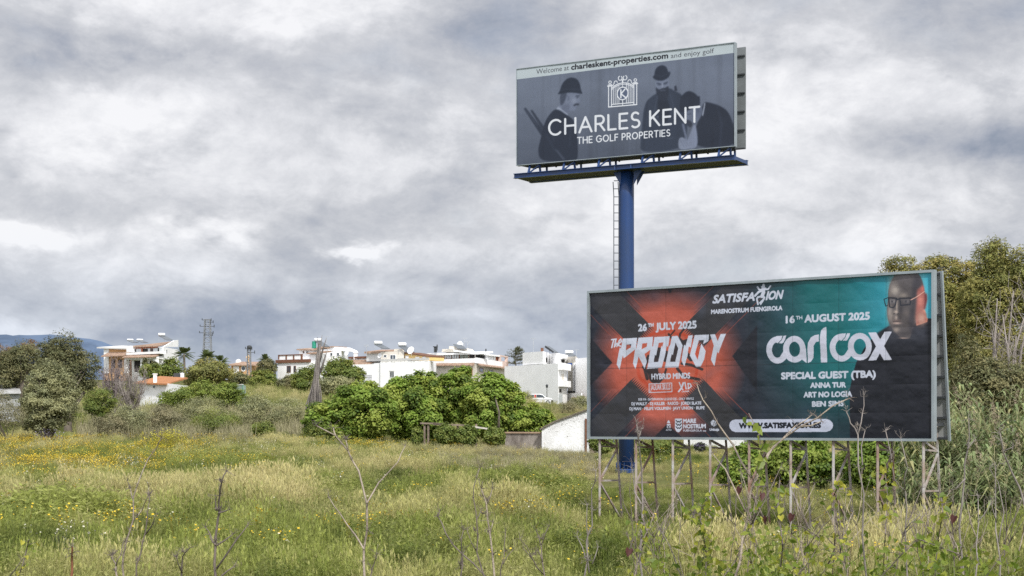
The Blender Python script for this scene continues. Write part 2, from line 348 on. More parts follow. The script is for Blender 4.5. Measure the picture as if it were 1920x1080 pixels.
        for T in (q-np.array((bx0, by0)))*SS:
            a, b, c = T; ix0 = max(0, int(math.floor(T[:, 0].min()))); ix1 = int(math.ceil(T[:, 0].max()))+1; iy0 = max(0, int(math.floor(T[:, 1].min()))); iy1 = int(math.ceil(T[:, 1].max()))+1
            gx, gy = np.meshgrid(np.arange(ix0, ix1)+.5, np.arange(iy0, iy1)+.5)
            w0 = (b[0]-a[0])*(gy-a[1])-(b[1]-a[1])*(gx-a[0]); w1 = (c[0]-b[0])*(gy-b[1])-(c[1]-b[1])*(gx-b[0]); w2 = (a[0]-c[0])*(gy-c[1])-(a[1]-c[1])*(gx-c[0])
            ins = ((w0 >= 0) & (w1 >= 0) & (w2 >= 0)) | ((w0 <= 0) & (w1 <= 0) & (w2 <= 0))
            sub = M[iy0:iy1, ix0:ix1]; sub |= ins[:sub.shape[0], :sub.shape[1]]
        R_ = int(round(r*SS))
        if R_ > 0:
            D = M.copy(); Hh, Ww = M.shape
            for dy in range(-R_, R_+1):
                dxm = int(math.sqrt(R_*R_-dy*dy)); row = np.zeros_like(M)
                ys, yd = (slice(max(0, -dy), Hh-max(0, dy)), slice(max(0, dy), Hh-max(0, -dy)))
                cs = np.cumsum(np.pad(M, ((0, 0), (dxm+1, dxm))).astype(np.int32), 1); row = (cs[:, 2*dxm+1:]-cs[:, :Ww]) > 0
                D[yd] |= row[ys]
            M = D
        m = M.reshape(bh, SS, bw, SS).mean((1, 3))
        a0, b0 = max(0, by0), max(0, bx0); a1, b1 = min(s.H, by0+bh), min(s.W, bx0+bw)
        s.blend(m[a0-by0:a1-by0, b0-bx0:b1-bx0]*alpha, col, (slice(a0, a1), slice(b0, b1)))
    def sheet(s, name, off, illum, parent, rough, disp=None, spec=.4):
        h, w = s.H, s.W; P0 = s.b.A+s.b.n*off
        D = np.zeros((h, w)) if disp is None else disp(s.U, s.Z)
        v = np.stack([P0[0]+s.b.e[0]*s.U+s.b.n[0]*D, P0[1]+s.b.e[1]*s.U+s.b.n[1]*D, s.Z], -1).reshape(-1, 3)
        i = np.arange(h*w).reshape(h, w); f = np.stack([i[1:, :-1], i[1:, 1:], i[:-1, 1:], i[:-1, :-1]], -1).reshape(-1, 4)
        c = np.clip(lin(np.clip(s.img, 0, 255))/illum, .004, .9).reshape(-1, 3)
        return link_mesh(name, v, f, attrmat(name+'_print', rough=rough, spec=spec), parent, True, c)
def blur2(m, sg):
    r = int(sg*3)+1; k = np.exp(-np.arange(-r, r+1)**2/(2*sg*sg)); k /= k.sum()
    m = np.apply_along_axis(lambda a: np.convolve(a, k, 'same'), 0, m); return np.apply_along_axis(lambda a: np.convolve(a, k, 'same'), 1, m)
def text_tris(t):
    def tr(body):
        cu = bpy.data.curves.new("t", 'FONT'); cu.body = body; cu.resolution_u = 3; cu.size = 1
        o = bpy.data.objects.new("t", cu); C.objects.link(o); bpy.context.view_layer.update()
        e = o.evaluated_get(bpy.context.evaluated_depsgraph_get()); me = e.to_mesh(); me.calc_loop_triangles()
        co = np.array([v.co[:2] for v in me.vertices]); ti = np.array([l.vertices[:] for l in me.loop_triangles]); out = co[ti].copy()
        e.to_mesh_clear(); bpy.data.objects.remove(o); bpy.data.curves.remove(cu); return out
    if not hasattr(text_tris, 'cap'): text_tris.cap = tr('H')[:, :, 1].max()
    return tr(t), text_tris.cap
def arc(cx, cy, rx, ry, a0, a1, n=24): return [(cx+rx*math.cos(R(a0+(a1-a0)*i/n)), cy-ry*math.sin(R(a0+(a1-a0)*i/n))) for i in range(n+1)]
def crop(ox, oy, sc): return lambda pts: [(ox+x/sc, oy+y/sc) for x, y in pts]

STEEL = mat('galvanised_steel', (.29, .33, .35), .45, .10, 3, metal=.35)
RUST = mat('rusty_painted_steel', (.55, .52, .48), .8, .1, 5, col2=(.20, .095, .05), bump=.2)
BLUE = mat('blue_gloss_paint', (.012, .045, .155), .36, .2, 1.3, spec=.4, col2=(.022, .045, .11), stretch=(1, 1, .25))
DARK = mat('dark_steel', (.05, .055, .06), .6)
SHEET = mat('grey_sheet_steel', (.38, .39, .39), .55, .14, 1.4, metal=.2)

# ---- large low billboard
LB = Board((1.606, 33.57), (7.639, 28.88), 1.587, 4.686)
def paint_low():
    c = Canvas(LB, .05, LB.w-.05, LB.z0+.05, LB.z1-.05, 1200)
    X, Y = c.X, c.Y
    # teal field on the right, dark on the left
    t = np.clip((X-1395-(Y-660)*.12)/330, 0, 1); dark = np.array((43, 47, 59.)); teal = np.array((28, 108, 112.)); cy = np.array((50, 166, 192.))
    g = np.where(t[..., None] < .55, dark+(teal-dark)*np.clip(t/.42, 0, 1)[..., None]**1.2, teal+(cy-teal)*np.clip((t-.55)/.45, 0, 1)[..., None])
    v = np.clip((Y-690)/110, 0, 1)[..., None]; g = g*(1-v*.75)+np.array((37, 42, 53.))*v*.75
    c.img[:] = g
    c.blob(1720, 560, 60, 60, (96, 200, 226), .5)
    # record disc with grooves
    cx, cyy = 1252.0, 681.0; dx = (X-cx)*1.02; dy = Y-cyy; r = np.hypot(dx, dy)
    ang = np.arctan2(dy, dx)
    fade = np.clip((152-r)/50, 0, 1)**.9
    grv = .5+.5*np.sin(r*1.9+4*vnoise(r/9, r*0, 3)); org = np.stack([206-26*(r/150)+0*r, 102-10*(r/150)+0*r, 76+4*(r/150)+0*r], -1)
    org = org*(1-.13*grv[..., None]*np.clip((r-95)/40, 0, 1)[..., None])
    m = fade
    c.img[:] = c.img*(1-m[..., None])+org*m[..., None]
    # dark diagonal arms
    for sgn in (1, -1):
        q = (dx+sgn*dy)/math.sqrt(2); l = (dx-sgn*dy)/math.sqrt(2)
        m = np.clip((27-np.abs(q))/1.2+.5, 0, 1)*np.clip((np.abs(l)-66+5*np.sin(q*1.7))/4, 0, 1)
        base = np.array((54, 54, 58.))+(grv*10)[..., None]*np.array((1., 1., 1.1)); m2 = m*np.clip((225-r)/60, 0, 1)
        c.img[:] = c.img*(1-m2[..., None])+base*m2[..., None]
        for off, a in ((29.5, .9), (-29.5, .9), (40, .75), (-40, .6)):
            m = np.clip(1.0-np.abs(q-off)/.9, 0, 1)*np.clip((np.abs(l)-95)/20, 0, 1)*a*np.clip((260-r)/60, 0, 1)
            c.blend(m, (190, 84, 64) if abs(off) > 30 else (34, 32, 38))
    # notches
    for p in ([(1107, 632), (1149, 680), (1107, 724)], [(1246, 534), (1257, 551), (1268, 532)], [(1420, 610), (1374, 668), (1420, 735)], [(1225, 822), (1252, 795), (1282, 822)]):
        c.poly(p, (36, 38, 47), .96, 1.2)
    for k in range(46):      # bluish sky sheen on the paper's wrinkles, painted into the print
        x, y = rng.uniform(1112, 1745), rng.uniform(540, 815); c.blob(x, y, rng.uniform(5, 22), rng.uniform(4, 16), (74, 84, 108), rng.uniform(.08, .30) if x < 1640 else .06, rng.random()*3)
    # brushed circle and beetle in the middle
    K = crop(1130, 580, 7.385); ink = (48, 46, 50)
    for a in np.linspace(0, 360, 60): 
        rr = 58+4*math.sin(a*7)+3*math.sin(a*3.3); c.stroke([(cx+rr*math.cos(R(a)), cyy-2+rr*math.sin(R(a))), (cx+rr*math.cos(R(a+8)), cyy-2+rr*math.sin(R(a+8)))], 5, (196, 80, 56), .8, 1.5)
    for pts, w in (([(1040, 470), (990, 620), (960, 720)], 22), ([(780, 560), (760, 640)], 9), ([(915, 345), (940, 380), (1010, 470)], 4), ([(1130, 270), (1075, 340), (1065, 400)], 3.5), ([(1000, 290), (950, 350)], 2.5), ([(740, 660), (690, 840), (720, 950)], 20), ([(640, 650), (580, 800), (620, 960)], 6), ([(880, 600), (870, 700)], 8),
                   ([(1100, 750), (1230, 770), (1380, 830)], 5), ([(1130, 470), (1150, 600), (1230, 690)], 8), ([(880, 830), (850, 940), (770, 1020)], 4), ([(1040, 820), (1120, 930), (1330, 970)], 5.5), ([(1180, 430), (1110, 450)], 6), ([(560, 800), (640, 880)], 4)):
        c.stroke(K(pts), w, ink, .92, 1.4)
    wh = (206, 212, 228)
    # band lettering
    for o_, h_ in (([(285, 405), (480, 395), (470, 545), (295, 680), (285, 640), (270, 690), (240, 840), (200, 760), (245, 530), (262, 545)], [(335, 490), (405, 482), (395, 530), (325, 570)]),
                   ([(500, 395), (700, 380), (690, 520), (655, 570), (585, 620), (615, 720), (585, 825), (500, 655), (460, 830), (420, 750), (460, 530), (475, 545)], [(555, 475), (625, 468), (615, 520), (545, 555)]),
                   ([(720, 385), (930, 372), (905, 525), (885, 505), (865, 640), (820, 810), (620, 825), (670, 530), (685, 510), (702, 515)], [(780, 465), (842, 458), (826, 520), (815, 505), (790, 640), (770, 730), (710, 730), (725, 630), (742, 645)]),
                   ([(960, 375), (1040, 368), (1110, 500), (1055, 805), (860, 812), (900, 620), (918, 520), (937, 490)], [(1012, 460), (1050, 545), (1008, 728), (935, 727), (958, 620), (975, 635)]),
                   ([(1190, 365), (1248, 360), (1222, 530), (1195, 515), (1180, 640), (1135, 795), (1095, 710), (1130, 490), (1150, 505)], None),
                   ([(1275, 358), (1475, 348), (1465, 440), (1390, 482), (1402, 425), (1330, 430), (1280, 620), (1320, 700), (1365, 475), (1430, 580), (1408, 700), (1360, 795), (1300, 800), (1210, 640)], None),
                   ([(1490, 350), (1560, 345), (1602, 440), (1642, 343), (1716, 338), (1610, 612), (1592, 590), (1548, 790), (1502, 700), (1545, 500)], None)):
        c.poly(K(o_), wh, 1, 0, [K(h_)] if h_ else ())
    for pts in ([(130, 420), (195, 412)], [(160, 420), (135, 530)], [(190, 415), (170, 520), (205, 470), (222, 480), (205, 515)], [(235, 470), (268, 445), (255, 412), (232, 440), (228, 500), (255, 510)]): c.stroke(K(pts), 2.6, wh)
    # dates and names
    c.text("26", (1197, 622), (1214, 621), 14, wh, .065); c.text("TH", (1215.5, 613.6), (1226.5, 613), 7, wh, .07); c.text("JULY 2025", (1230, 620), (1307, 616), 14.5, wh, .065)
    c.text("HYBRID MINDS", (1222, 712), (1295, 710), 11, wh, .05)
    for p in ([(1217, 720), (1260, 718), (1260, 734.5), (1217, 736)],): c.stroke(p+[p[0]], 1.4, wh)
    c.text("JAGUAR SKILLS", (1219.5, 732), (1257.5, 730.5), 10.5, wh, .02)
    for pts, w in (([(1282, 718), (1278, 728), (1273, 734)], 3.2), ([(1274, 717), (1278, 727), (1281, 731)], 2), ([(1285, 717), (1287, 729)], 2.4), ([(1291, 719), (1291, 729), (1297, 724), (1294, 719), (1290, 720)], 2.2)): c.stroke(pts, w, wh)
    c.text("CALONES", (1279, 736), (1293, 735), 2.6, wh, .05)
    c.text("B2B X4 - SATISFAXION LEGEND DJS - ONLY VINYLS", (1198, 751.5), (1302, 750), 4.6, wh, .05)
    c.text("DJ WALLY · DJ KILLER · RASCO · JORDI SLATE", (1185, 760.5), (1316, 759), 6, wh, .07); c.text("DJ MAN · FELIPE VOLUMEN · JAVY UNION · RUPE", (1181, 769.8), (1322, 768), 6, wh, .07)
    # sponsor marks
    c.poly([(1251, 795), (1258, 795), (1258, 803), (1251, 803)], wh); c.poly([(1252, 798), (1257, 797), (1257, 802), (1252, 802)], (40, 42, 50)); c.stroke([(1252, 801), (1254.5, 797), (1257, 801)], 1.2, wh); c.poly([(1251.5, 793.5), (1252.5, 790), (1254.5, 788), (1256.5, 790), (1257.5, 793.5)], wh); c.text("AYTO", (1249, 808), (1260, 808), 3, wh, .06)
    c.poly([(1266, 785), (1280, 785), (1280, 803), (1276, 809), (1273, 811), (1269, 809), (1266, 803)], wh)
    for yy in (790, 796, 802): c.stroke([(1268, yy-2), (1271, yy+1.5), (1273, yy), (1275, yy+1.5), (1278, yy-2)], 1.8, (40, 42, 50))
    c.text("MARE", (1282, 794), (1306.5, 793.5), 8.5, wh, .07); c.text("NOSTRUM", (1282, 804), (1324, 803.5), 8.5, wh, .07); c.text("FUENGIROLA", (1282, 809.6), (1317, 809.4), 4, wh, .04); c.stroke([(1319, 808), (1323.5, 808)], 1.6, wh)
    c.poly([(1333, 791), (1338, 787), (1346, 792), (1343, 798), (1339, 800), (1334, 797)], wh); c.stroke([(1337, 799), (1341, 789)], .8, (40, 42, 50)); c.stroke([(1340, 800), (1344, 791)], .8, (40, 42, 50)); c.text("Unicaja", (1331, 808), (1349, 808), 5, wh, .06)
    # festival name with leaping figure
    c.text("SATISFA", (1336, 570), (1416, 564.5), 16.5, wh, .065, .28); c.text("ION", (1436, 563.6), (1467, 561), 17, wh, .065, .28)
    K2 = crop(1320, 520, 10.667)
    for pts, w in (([(1190, 150), (1195, 190)], 4.4), ([(1185, 200), (1195, 300), (1165, 380)], 6.6), ([(1180, 240), (1110, 250), (1070, 195)], 3), ([(1215, 240), (1280, 240), (1330, 175)], 3), ([(1150, 190), (1240, 215)], 2), ([(1165, 270), (1100, 290), (1025, 370)], 4), ([(1160, 380), (1085, 395), (1060, 430), (1085, 540)], 3.2), ([(1180, 380), (1215, 400), (1190, 450), (1125, 510)], 3.4), ([(1125, 510), (1140, 545), (1210, 440)], 1.8)): c.stroke(K2(pts), w, wh)
    c.text("MARENOSTRUM FUENGIROLA", (1334, 589.5), (1468, 582), 8.6, wh, .07)
    # right half
    c.text("16", (1474, 607), (1491, 606), 14.5, wh, .07); c.text("TH", (1493, 600), (1505.5, 599.3), 7.2, wh, .07); c.text("AUGUST 2025", (1509, 605.5), (1632, 600), 14.8, wh, .07)
    # the man in black
    blk = (33, 35, 44)
    body = [(1594, 819), (1594, 730), (1600, 700), (1606, 680), (1620, 655), (1636, 635), (1652, 622), (1669, 611), (1690, 612), (1738, 600), (1740, 597), (1749, 598), (1750, 822), (1594, 822)]
    c.poly(body, blk, 1, .8)
    Q = crop(1630, 500, 6.75)
    c.poly(Q([(590, 560), (690, 530), (715, 560), (725, 640), (742, 660), (735, 700), (600, 748)]), (236, 150, 122), 1, .8)
    head = Q([(236, 400), (240, 300), (262, 210), (310, 120), (380, 66), (470, 46), (560, 48), (620, 80), (665, 150), (690, 230), (706, 330), (716, 420), (690, 540), (610, 560), (600, 700), (540, 800), (530, 900), (470, 920), (400, 905), (330, 830), (262, 740), (232, 660), (222, 540), (228, 470)])
    c.rpoly(head, (66, 61, 63), 1, .8)
    B_ = lambda x, y, rx, ry, col, al, rot=0.: c.blob(1630+x/6.75, 500+y/6.75, rx/6.75, ry/6.75, col, al, rot)
    for q_ in ((420, 120, 150, 60, (96, 90, 95), .8), (300, 230, 60, 90, (104, 95, 92), .8), (325, 300, 58, 62, (182, 168, 158), .85), (430, 365, 60, 34, (150, 136, 126), .7), (262, 350, 24, 40, (120, 109, 103), .6), (600, 150, 40, 70, (92, 88, 95), .6),
               (256, 580, 34, 110, (150, 137, 129), .85), (290, 640, 34, 70, (136, 122, 113), .7), (292, 445, 54, 34, (44, 41, 44), .8), (465, 445, 66, 40, (36, 34, 38), .85), (350, 500, 13, 70, (168, 150, 138), .85), (342, 572, 26, 22, (186, 164, 150), .9), (404, 535, 30, 70, (34, 32, 36), .8), (480, 590, 40, 40, (104, 92, 88), .6), (470, 690, 50, 90, (62, 56, 57), .7),
               (343, 645, 17, 30, (182, 160, 148), .8), (300, 655, 10, 34, (66, 59, 59), .6), (395, 650, 14, 40, (52, 47, 49), .6), (350, 680, 52, 9, (106, 84, 80), .8), (352, 716, 50, 14, (196, 160, 148), .9), (350, 752, 44, 11, (48, 43, 45), .7), (345, 800, 40, 32, (154, 136, 124), .75), (262, 745, 18, 50, (62, 56, 57), .6), (440, 850, 90, 30, (42, 39, 42), .7), (420, 905, 70, 8, (184, 152, 140), .8)): B_(*q_)
    c.rpoly(Q([(560, 90), (655, 130), (690, 250), (620, 300), (590, 560), (590, 720), (530, 890), (500, 760), (530, 500)]), (40, 38, 45), .85, 5)
    c.stroke(Q([(308, 600), (322, 592)]), 1.6, (40, 36, 38), .9, 1.2); c.stroke(Q([(362, 600), (378, 594)]), 1.6, (36, 33, 36), .9, 1.2); c.stroke(Q([(255, 388), (330, 396)]), 2.0, (38, 35, 38), .8, 1.5)
    for y_ in (215, 240, 262): c.stroke(Q([(270, y_+8), (340, y_), (420, y_+10)]), .8, (66, 60, 61), .35, 1.2)
    c.stroke(Q([(305, 693), (400, 690)]), 1.6, (58, 46, 48), .9, 1); pass
    # red rim light on the cheek, ear and neck
    c.poly(Q([(610, 300), (680, 240), (706, 330), (735, 350), (738, 420), (715, 540), (690, 545), (690, 560), (722, 600), (735, 690), (600, 742), (590, 640), (604, 480)]), (150, 76, 70), 1, 2.8)
    c.poly(Q([(700, 350), (728, 350), (735, 420), (712, 530), (695, 540), (706, 430)]), (104, 44, 48), .9, 1.2); c.blob(1630+665/6.75, 500+650/6.75, 9, 12, (214, 160, 140), .8); c.blob(1630+650/6.75, 500+430/6.75, 5, 12, (226, 120, 104), .7); c.blob(1630+680/6.75, 500+280/6.75, 3, 6, (220, 90, 80), .7)
    # eyes and glasses
    for ex, ey, al in ((292, 440, .85), (470, 440, .45)):
        c.blob(1630+ex/6.75, 500+ey/6.75, 6.0, 3.6, (150, 142, 146), al); c.blob(1630+(ex-4)/6.75, 500+ey/6.75, 2.2, 2.6, (28, 28, 34), .95)
    gl = (26, 28, 36)
    c.stroke(Q([(240, 395), (345, 400), (330, 490), (300, 520), (258, 510), (240, 395)]), 2.4, gl); c.stroke(Q([(385, 400), (530, 398), (520, 480), (400, 490), (385, 400)]), 2.4, gl); c.stroke(Q([(340, 415), (388, 412)]), 2.8, gl); c.stroke(Q([(240, 390), (183, 412), (205, 500), (228, 490)]), 1.6, gl); c.stroke(Q([(530, 420), (600, 385), (700, 315)]), 1.5, (240, 170, 150), .9)
    c.poly(Q([(300, 830), (350, 880), (440, 930), (560, 930), (620, 820), (790, 700), (790, 1080), (120, 1080), (100, 840), (250, 745)]), blk, .8, 2)
    lum = np.clip(1-np.maximum(np.abs(X-1700)/42-.75, 0)*4, 0, 1)*np.clip(1-np.maximum(np.abs(Y-570)/75-.8, 0)*4, 0, 1); c.img[:] = c.img*(1-lum[..., None])+255*(np.clip(c.img, 0, 255)/255)**.72*lum[..., None]
    # headline act
    K = crop(1420, 580, 5.4); W = (208, 211, 228)
    ring = lambda cx_, cy_, rx, ry, a0, a1, w=10.9: c.stroke(K(arc(cx_, cy_, rx, ry, a0, a1)), w, W, 1, .7)
    ring(208, 412, 84, 108, 62, 330); ring(380, 404, 86, 106, 0, 360); c.stroke(K([(208, 520), (250, 505), (290, 440)]), 10, W); c.poly(K([(440, 400), (498, 400), (502, 545), (455, 510)]), W)
    c.poly(K([(196, 272), (262, 268), (246, 300), (214, 345), (180, 330)]), W); c.poly(K([(270, 268), (298, 266), (285, 310), (262, 338), (218, 346), (248, 322)]), W); c.stroke(K([(266, 266), (250, 310), (214, 346)]), 1.2, (30, 72, 76))
    c.poly(K([(513, 545), (512, 400), (520, 340), (550, 285), (590, 262), (630, 255), (631, 325), (600, 332), (576, 370), (574, 440), (570, 490), (545, 530)]), W)
    c.poly(K([(645, 538), (640, 280), (650, 215), (675, 190), (704, 178), (710, 537)]), W)
    ring(855, 388, 90, 112, 62, 330); ring(1042, 378, 92, 110, 0, 360); c.stroke(K([(860, 500), (900, 485), (945, 420)]), 10, W)
    c.poly(K([(838, 248), (905, 244), (888, 276), (856, 320), (820, 305)]), W); c.poly(K([(914, 244), (946, 242), (935, 284), (910, 312), (862, 322), (892, 296)]), W); c.stroke(K([(910, 240), (894, 284), (858, 322)]), 1.2, (26, 96, 100))
    c.poly(K([(1128, 236), (1205, 232), (1367, 512), (1285, 516)]), W); c.poly(K([(1290, 228), (1367, 226), (1208, 516), (1126, 520)]), W)
    c.text("SPECIAL GUEST (TBA)", (1465, 712), (1643, 708.5), 13.5, wh, .075)
    c.text("ANNA TUR", (1520, 728), (1587, 727), 10.5, wh, .075); c.text("ART NO LOGIA", (1507.5, 746), (1599, 744.5), 10.8, wh, .075); c.text("BEN SIMS", (1523.5, 763.3), (1583, 762), 10.6, wh, .075)
    a = [(1380, 786.5), (1550, 785.5)]; b_ = [(1550, 810), (1380, 810.5)]
    c.poly(a+[(1557, 788), (1561.5, 793), (1562.5, 798), (1561, 803), (1557, 807.5)]+b_+[(1373, 808), (1369, 803), (1368, 798), (1369.5, 792), (1374, 788)], (200, 206, 226), 1)
    c.text("WWW.SATISFAXION.ES", (1386, 804), (1541, 803), 11, (28, 32, 42), .09)
    # joins between the pasted sheets
    for k in range(1, 8):
        u = LB.w*k/8; c.blend(np.exp(-((c.U-u)/.006)**2)*.22, (24, 26, 30))
    zc = LB.uz(1300, 687)[1]; c.blend(np.exp(-((c.Z-zc)/.008)**2)*.35, (24, 26, 30))
    return c
def low_disp(U, Z):
    k = LB.w/8; cu = np.abs(np.sin(np.pi*U/k)); cz = np.abs(np.sin(np.pi*(Z-LB.z0)/.52))
    return .011*np.sqrt(cu*cz+.05)*(.0+1.5*fbm(U*1.1, Z*1.3, 9, 2))+.040*(fbm(U*1.2, Z*1.7, 21, 3)-.5)+.012*(fbm(U*4.2, Z*5.1, 33, 3)-.5)+.006*np.sqrt(cu+.02)
lowb = thing('billboard', 'wide low billboard in grey frame on rusty legs with orange and teal concert poster', 'billboard', LB.at(LB.w/2, 0))
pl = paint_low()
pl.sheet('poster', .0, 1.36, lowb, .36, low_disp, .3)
mb = MB(); t = .048
for (u0, u1, z0, z1) in ((-.0, LB.w, LB.z0, LB.z0+t), (0, LB.w, LB.z1-t, LB.z1), (0, t, LB.z0+t, LB.z1-t), (LB.w-t, LB.w, LB.z0+t, LB.z1-t)):
    mb.prism([LB.at(u0, 0, .06)[:2], LB.at(u1, 0, .06)[:2], LB.at(u1, 0, -.07)[:2], LB.at(u0, 0, -.07)[:2]], z0, z1)
mb.build('frame', STEEL, lowb)
mb = MB(); mb.prism([LB.at(.1, 0, -.03)[:2], LB.at(LB.w-.1, 0, -.03)[:2], LB.at(LB.w-.1, 0, -.065)[:2], LB.at(.1, 0, -.065)[:2]], LB.z0+.1, LB.z1-.1); mb.build('backing_board', SHEET, lowb)
# rear panel leaning outwards towards the foot
ot, ob = -.30, -.66
mb = MB(); mb.extrude([LB.at(.15, LB.z0+.02, ob), LB.at(LB.w-.01, LB.z0+.02, ob), LB.at(LB.w-.01, LB.z1-.01, ot), LB.at(.15, LB.z1-.01, ot)], LB.at(0, 0, -.03)-LB.at(0, 0, 0)); mb.build('rear_panel', SHEET, lowb)
mb = MB()
for k in range(9):
    f = k/8; z = LB.z0+.05+f*(LB.h-.1); o2 = ob+(ot-ob)*f; mb.bar(LB.at(.2, z, o2+.035), LB.at(LB.w-.03, z, o2+.035), .05, .04)
mb.build('stiffening_ribs', DARK, lowb)
mb = MB(); mb.bar(LB.at(LB.w+.0, LB.z0, ob+.01), LB.at(LB.w+.0, LB.z1, ot+.01), .04, .06); mb.build('rear_frame', STEEL, lowb)
for z, o2 in ((LB.z0+.3, ob), (LB.z1-.3, ot+.0), ((LB.z0+LB.z1)/2, (ob+ot)/2)):
    for u in (.2, LB.w*.33, LB.w*.66, LB.w-.12): mb = MB(); mb.bar(LB.at(u, z, -.075), LB.at(u, z, o2+.02), .05); mb.build('spacer', DARK, lowb)
for i, px in enumerate((1124, 1192, 1261, 1331, 1404, 1482, 1562, 1645, 1731)):
    u = LB.uz(px, 830)[0]; zt = LB.z0-.004; g = LB.at(u, 0, -.01); zb = float(ground_z(g[0], g[1]))-.05; h = zt-zb
    mb = MB(); mb.bar((*g[:2], zb), (*g[:2], zt), .046); 
    rt = LB.at(u, zt+.35, -.58); rb = LB.at(u, zb, -.86); rj = lambda f: rb+(rt-rb)*f
    mb.bar(rb, rt, .034)
    fr = lambda f: np.array((g[0], g[1], zb+h*f))
    mb.bar(fr(.52), rj(.43), .034); mb.bar(fr(.52), rj(.74), .034); mb.bar(fr(.92), rj(.76), .035); mb.bar(fr(.50), rj(.02), .034)
    mb.bar(rj(.76), fr(1.0), .04)
    mb.build('leg', mat('rusty_leg_%d' % (i % 3), [(.38, .37, .36), (.34, .30, .27), (.40, .40, .39)][i % 3], .8, .1, 2.2, col2=[(.20, .11, .07), (.16, .07, .035), (.25, .17, .12)][i % 3], bump=.15), lowb)

# ---- tall billboard on the blue mast
UB = Board((.186, 65.6), (8.51, 61.0), 12.483, 16.46)
def paint_high():
    c = Canvas(UB, 0.02, UB.w-.02, UB.z0+.02, UB.z1-.02, 1000); X, Y = c.X, c.Y
    v = (c.cz1-c.Z)/(c.cz1-c.cz0); n = fbm(c.U*.5, c.Z*1.2, 4, 4)-.5
    top = np.array((106, 115, 133.)); bot = np.array((80, 88, 104.)); s = np.clip((v-.25)/.75, 0, 1)[..., None]
    c.img[:] = top*(1-s)+bot*s+n[..., None]*16
    c.blob(1340, 170, 60, 50, (118, 127, 147), .4)
    d = (38, 46, 62); K = crop(950, 60, 3.7234)
    # golfer in profile, left
    lit = (112, 121, 142)
    c.poly(K([(118, 535), (132, 528), (250, 680), (262, 720), (240, 722)]), (46, 54, 70), 1, .6); c.poly(K([(165, 548), (180, 545), (260, 660), (268, 700), (235, 660)]), (48, 56, 72), 1, .6); c.stroke(K([(124, 534), (215, 655)]), .7, (92, 101, 122), .8)
    c.poly(K([(378, 405), (515, 415), (508, 436), (506, 452), (513, 478), (512, 488), (500, 491), (497, 500), (498, 508), (490, 514), (491, 524), (482, 538), (470, 550), (446, 548), (432, 560), (425, 585), (362, 535), (378, 470)]), lit, 1, .7)
    c.rpoly(K([(372, 420), (425, 415), (412, 470), (395, 505), (372, 520)]), (62, 70, 88), .9, 1.6); c.rpoly(K([(420, 440), (440, 442), (436, 480), (420, 478)]), (112, 121, 143), 1, .6); c.stroke(K([(424, 446), (436, 462), (426, 476)]), 1.0, (70, 78, 98), .9); c.rpoly(K([(390, 510), (440, 500), (440, 548), (426, 575), (380, 545)]), (92, 100, 121), .7, 3)
    c.stroke(K([(472, 512), (486, 504), (500, 506)]), 3.2, (44, 50, 64), .95, 1.2); c.stroke(K([(484, 446), (506, 444)]), 2, (58, 66, 84), .9); c.blob(950+494/3.7234, 60+456/3.7234, 2, 1.4, (48, 55, 70), .9); c.stroke(K([(482, 526), (488, 524)]), 1.2, (76, 84, 104), .9); c.blob(950+470/3.7234, 60+480/3.7234, 4, 5, (150, 159, 178), .5)
    c.rpoly(K([(352, 436), (372, 415), (385, 365), (415, 330), (448, 316), (490, 325), (512, 360), (518, 405), (532, 434), (505, 430), (470, 424), (420, 424), (385, 432)]), d, 1, .5); c.stroke(K([(375, 408), (420, 398), (515, 402)]), .9, (58, 67, 86), .8)
    c.poly(K([(360, 520), (428, 575), (425, 592), (345, 540)]), (146, 155, 174), 1, .6)
    c.rpoly(K([(345, 528), (425, 583), (470, 612), (490, 690), (497, 780), (497, 890), (470, 900), (240, 908), (216, 830), (240, 740), (258, 650), (295, 580)]), d, 1, .7)
    for a_, b_ in (((300, 600), (330, 760)), ((450, 620), (440, 800)), ((280, 720), (330, 820))): c.stroke(K([a_, b_]), 3, (48, 57, 74), .6, 3)
    c.stroke(K([(340, 820), (395, 890)]), .8, (100, 108, 128)); c.stroke(K([(355, 825), (405, 890)]), .7, (96, 104, 124))
    # bearded man in a bowler
    c.rpoly(K([(1050, 425), (1130, 385), (1170, 410), (1230, 440), (1262, 520), (1262, 700), (1245, 815), (932, 850), (936, 760), (945, 640), (960, 520), (985, 470)]), (50, 59, 76), 1, .8)
    c.rpoly(K([(1046, 455), (1120, 450), (1145, 560), (1120, 640), (1062, 620)]), (36, 43, 57), .9, 2); c.stroke(K([(1052, 440), (1030, 560), (1050, 640)]), 1.2, (70, 79, 98), .8); c.stroke(K([(1140, 430), (1165, 520), (1130, 620)]), 1.2, (70, 79, 98), .8)
    for x_, y_ in ((1052, 560), (1055, 592), (1050, 690)): c.blob(950+x_/3.7234, 60+y_/3.7234, 1.2, 1.2, (128, 137, 158), .8)
    c.stroke(K([(985, 480), (962, 640), (958, 830)]), 2, (40, 47, 62), .7, 2); c.stroke(K([(1215, 450), (1240, 600), (1235, 800)]), 2, (40, 47, 62), .7, 2); c.stroke(K([(1115, 745), (1160, 741)]), 1, (84, 92, 112), .8)
    c.rpoly(K([(1036, 335), (1134, 322), (1134, 380), (1124, 430), (1088, 450), (1052, 420), (1040, 380)]), lit, 1, .7)
    c.rpoly(K([(1038, 380), (1062, 405), (1085, 392), (1110, 390), (1130, 372), (1134, 430), (1118, 478), (1088, 490), (1062, 470), (1046, 430)]), (42, 49, 64), 1, .8); c.stroke(K([(1072, 410), (1088, 406), (1106, 408)]), 1.2, (104, 112, 133), .8, 1)
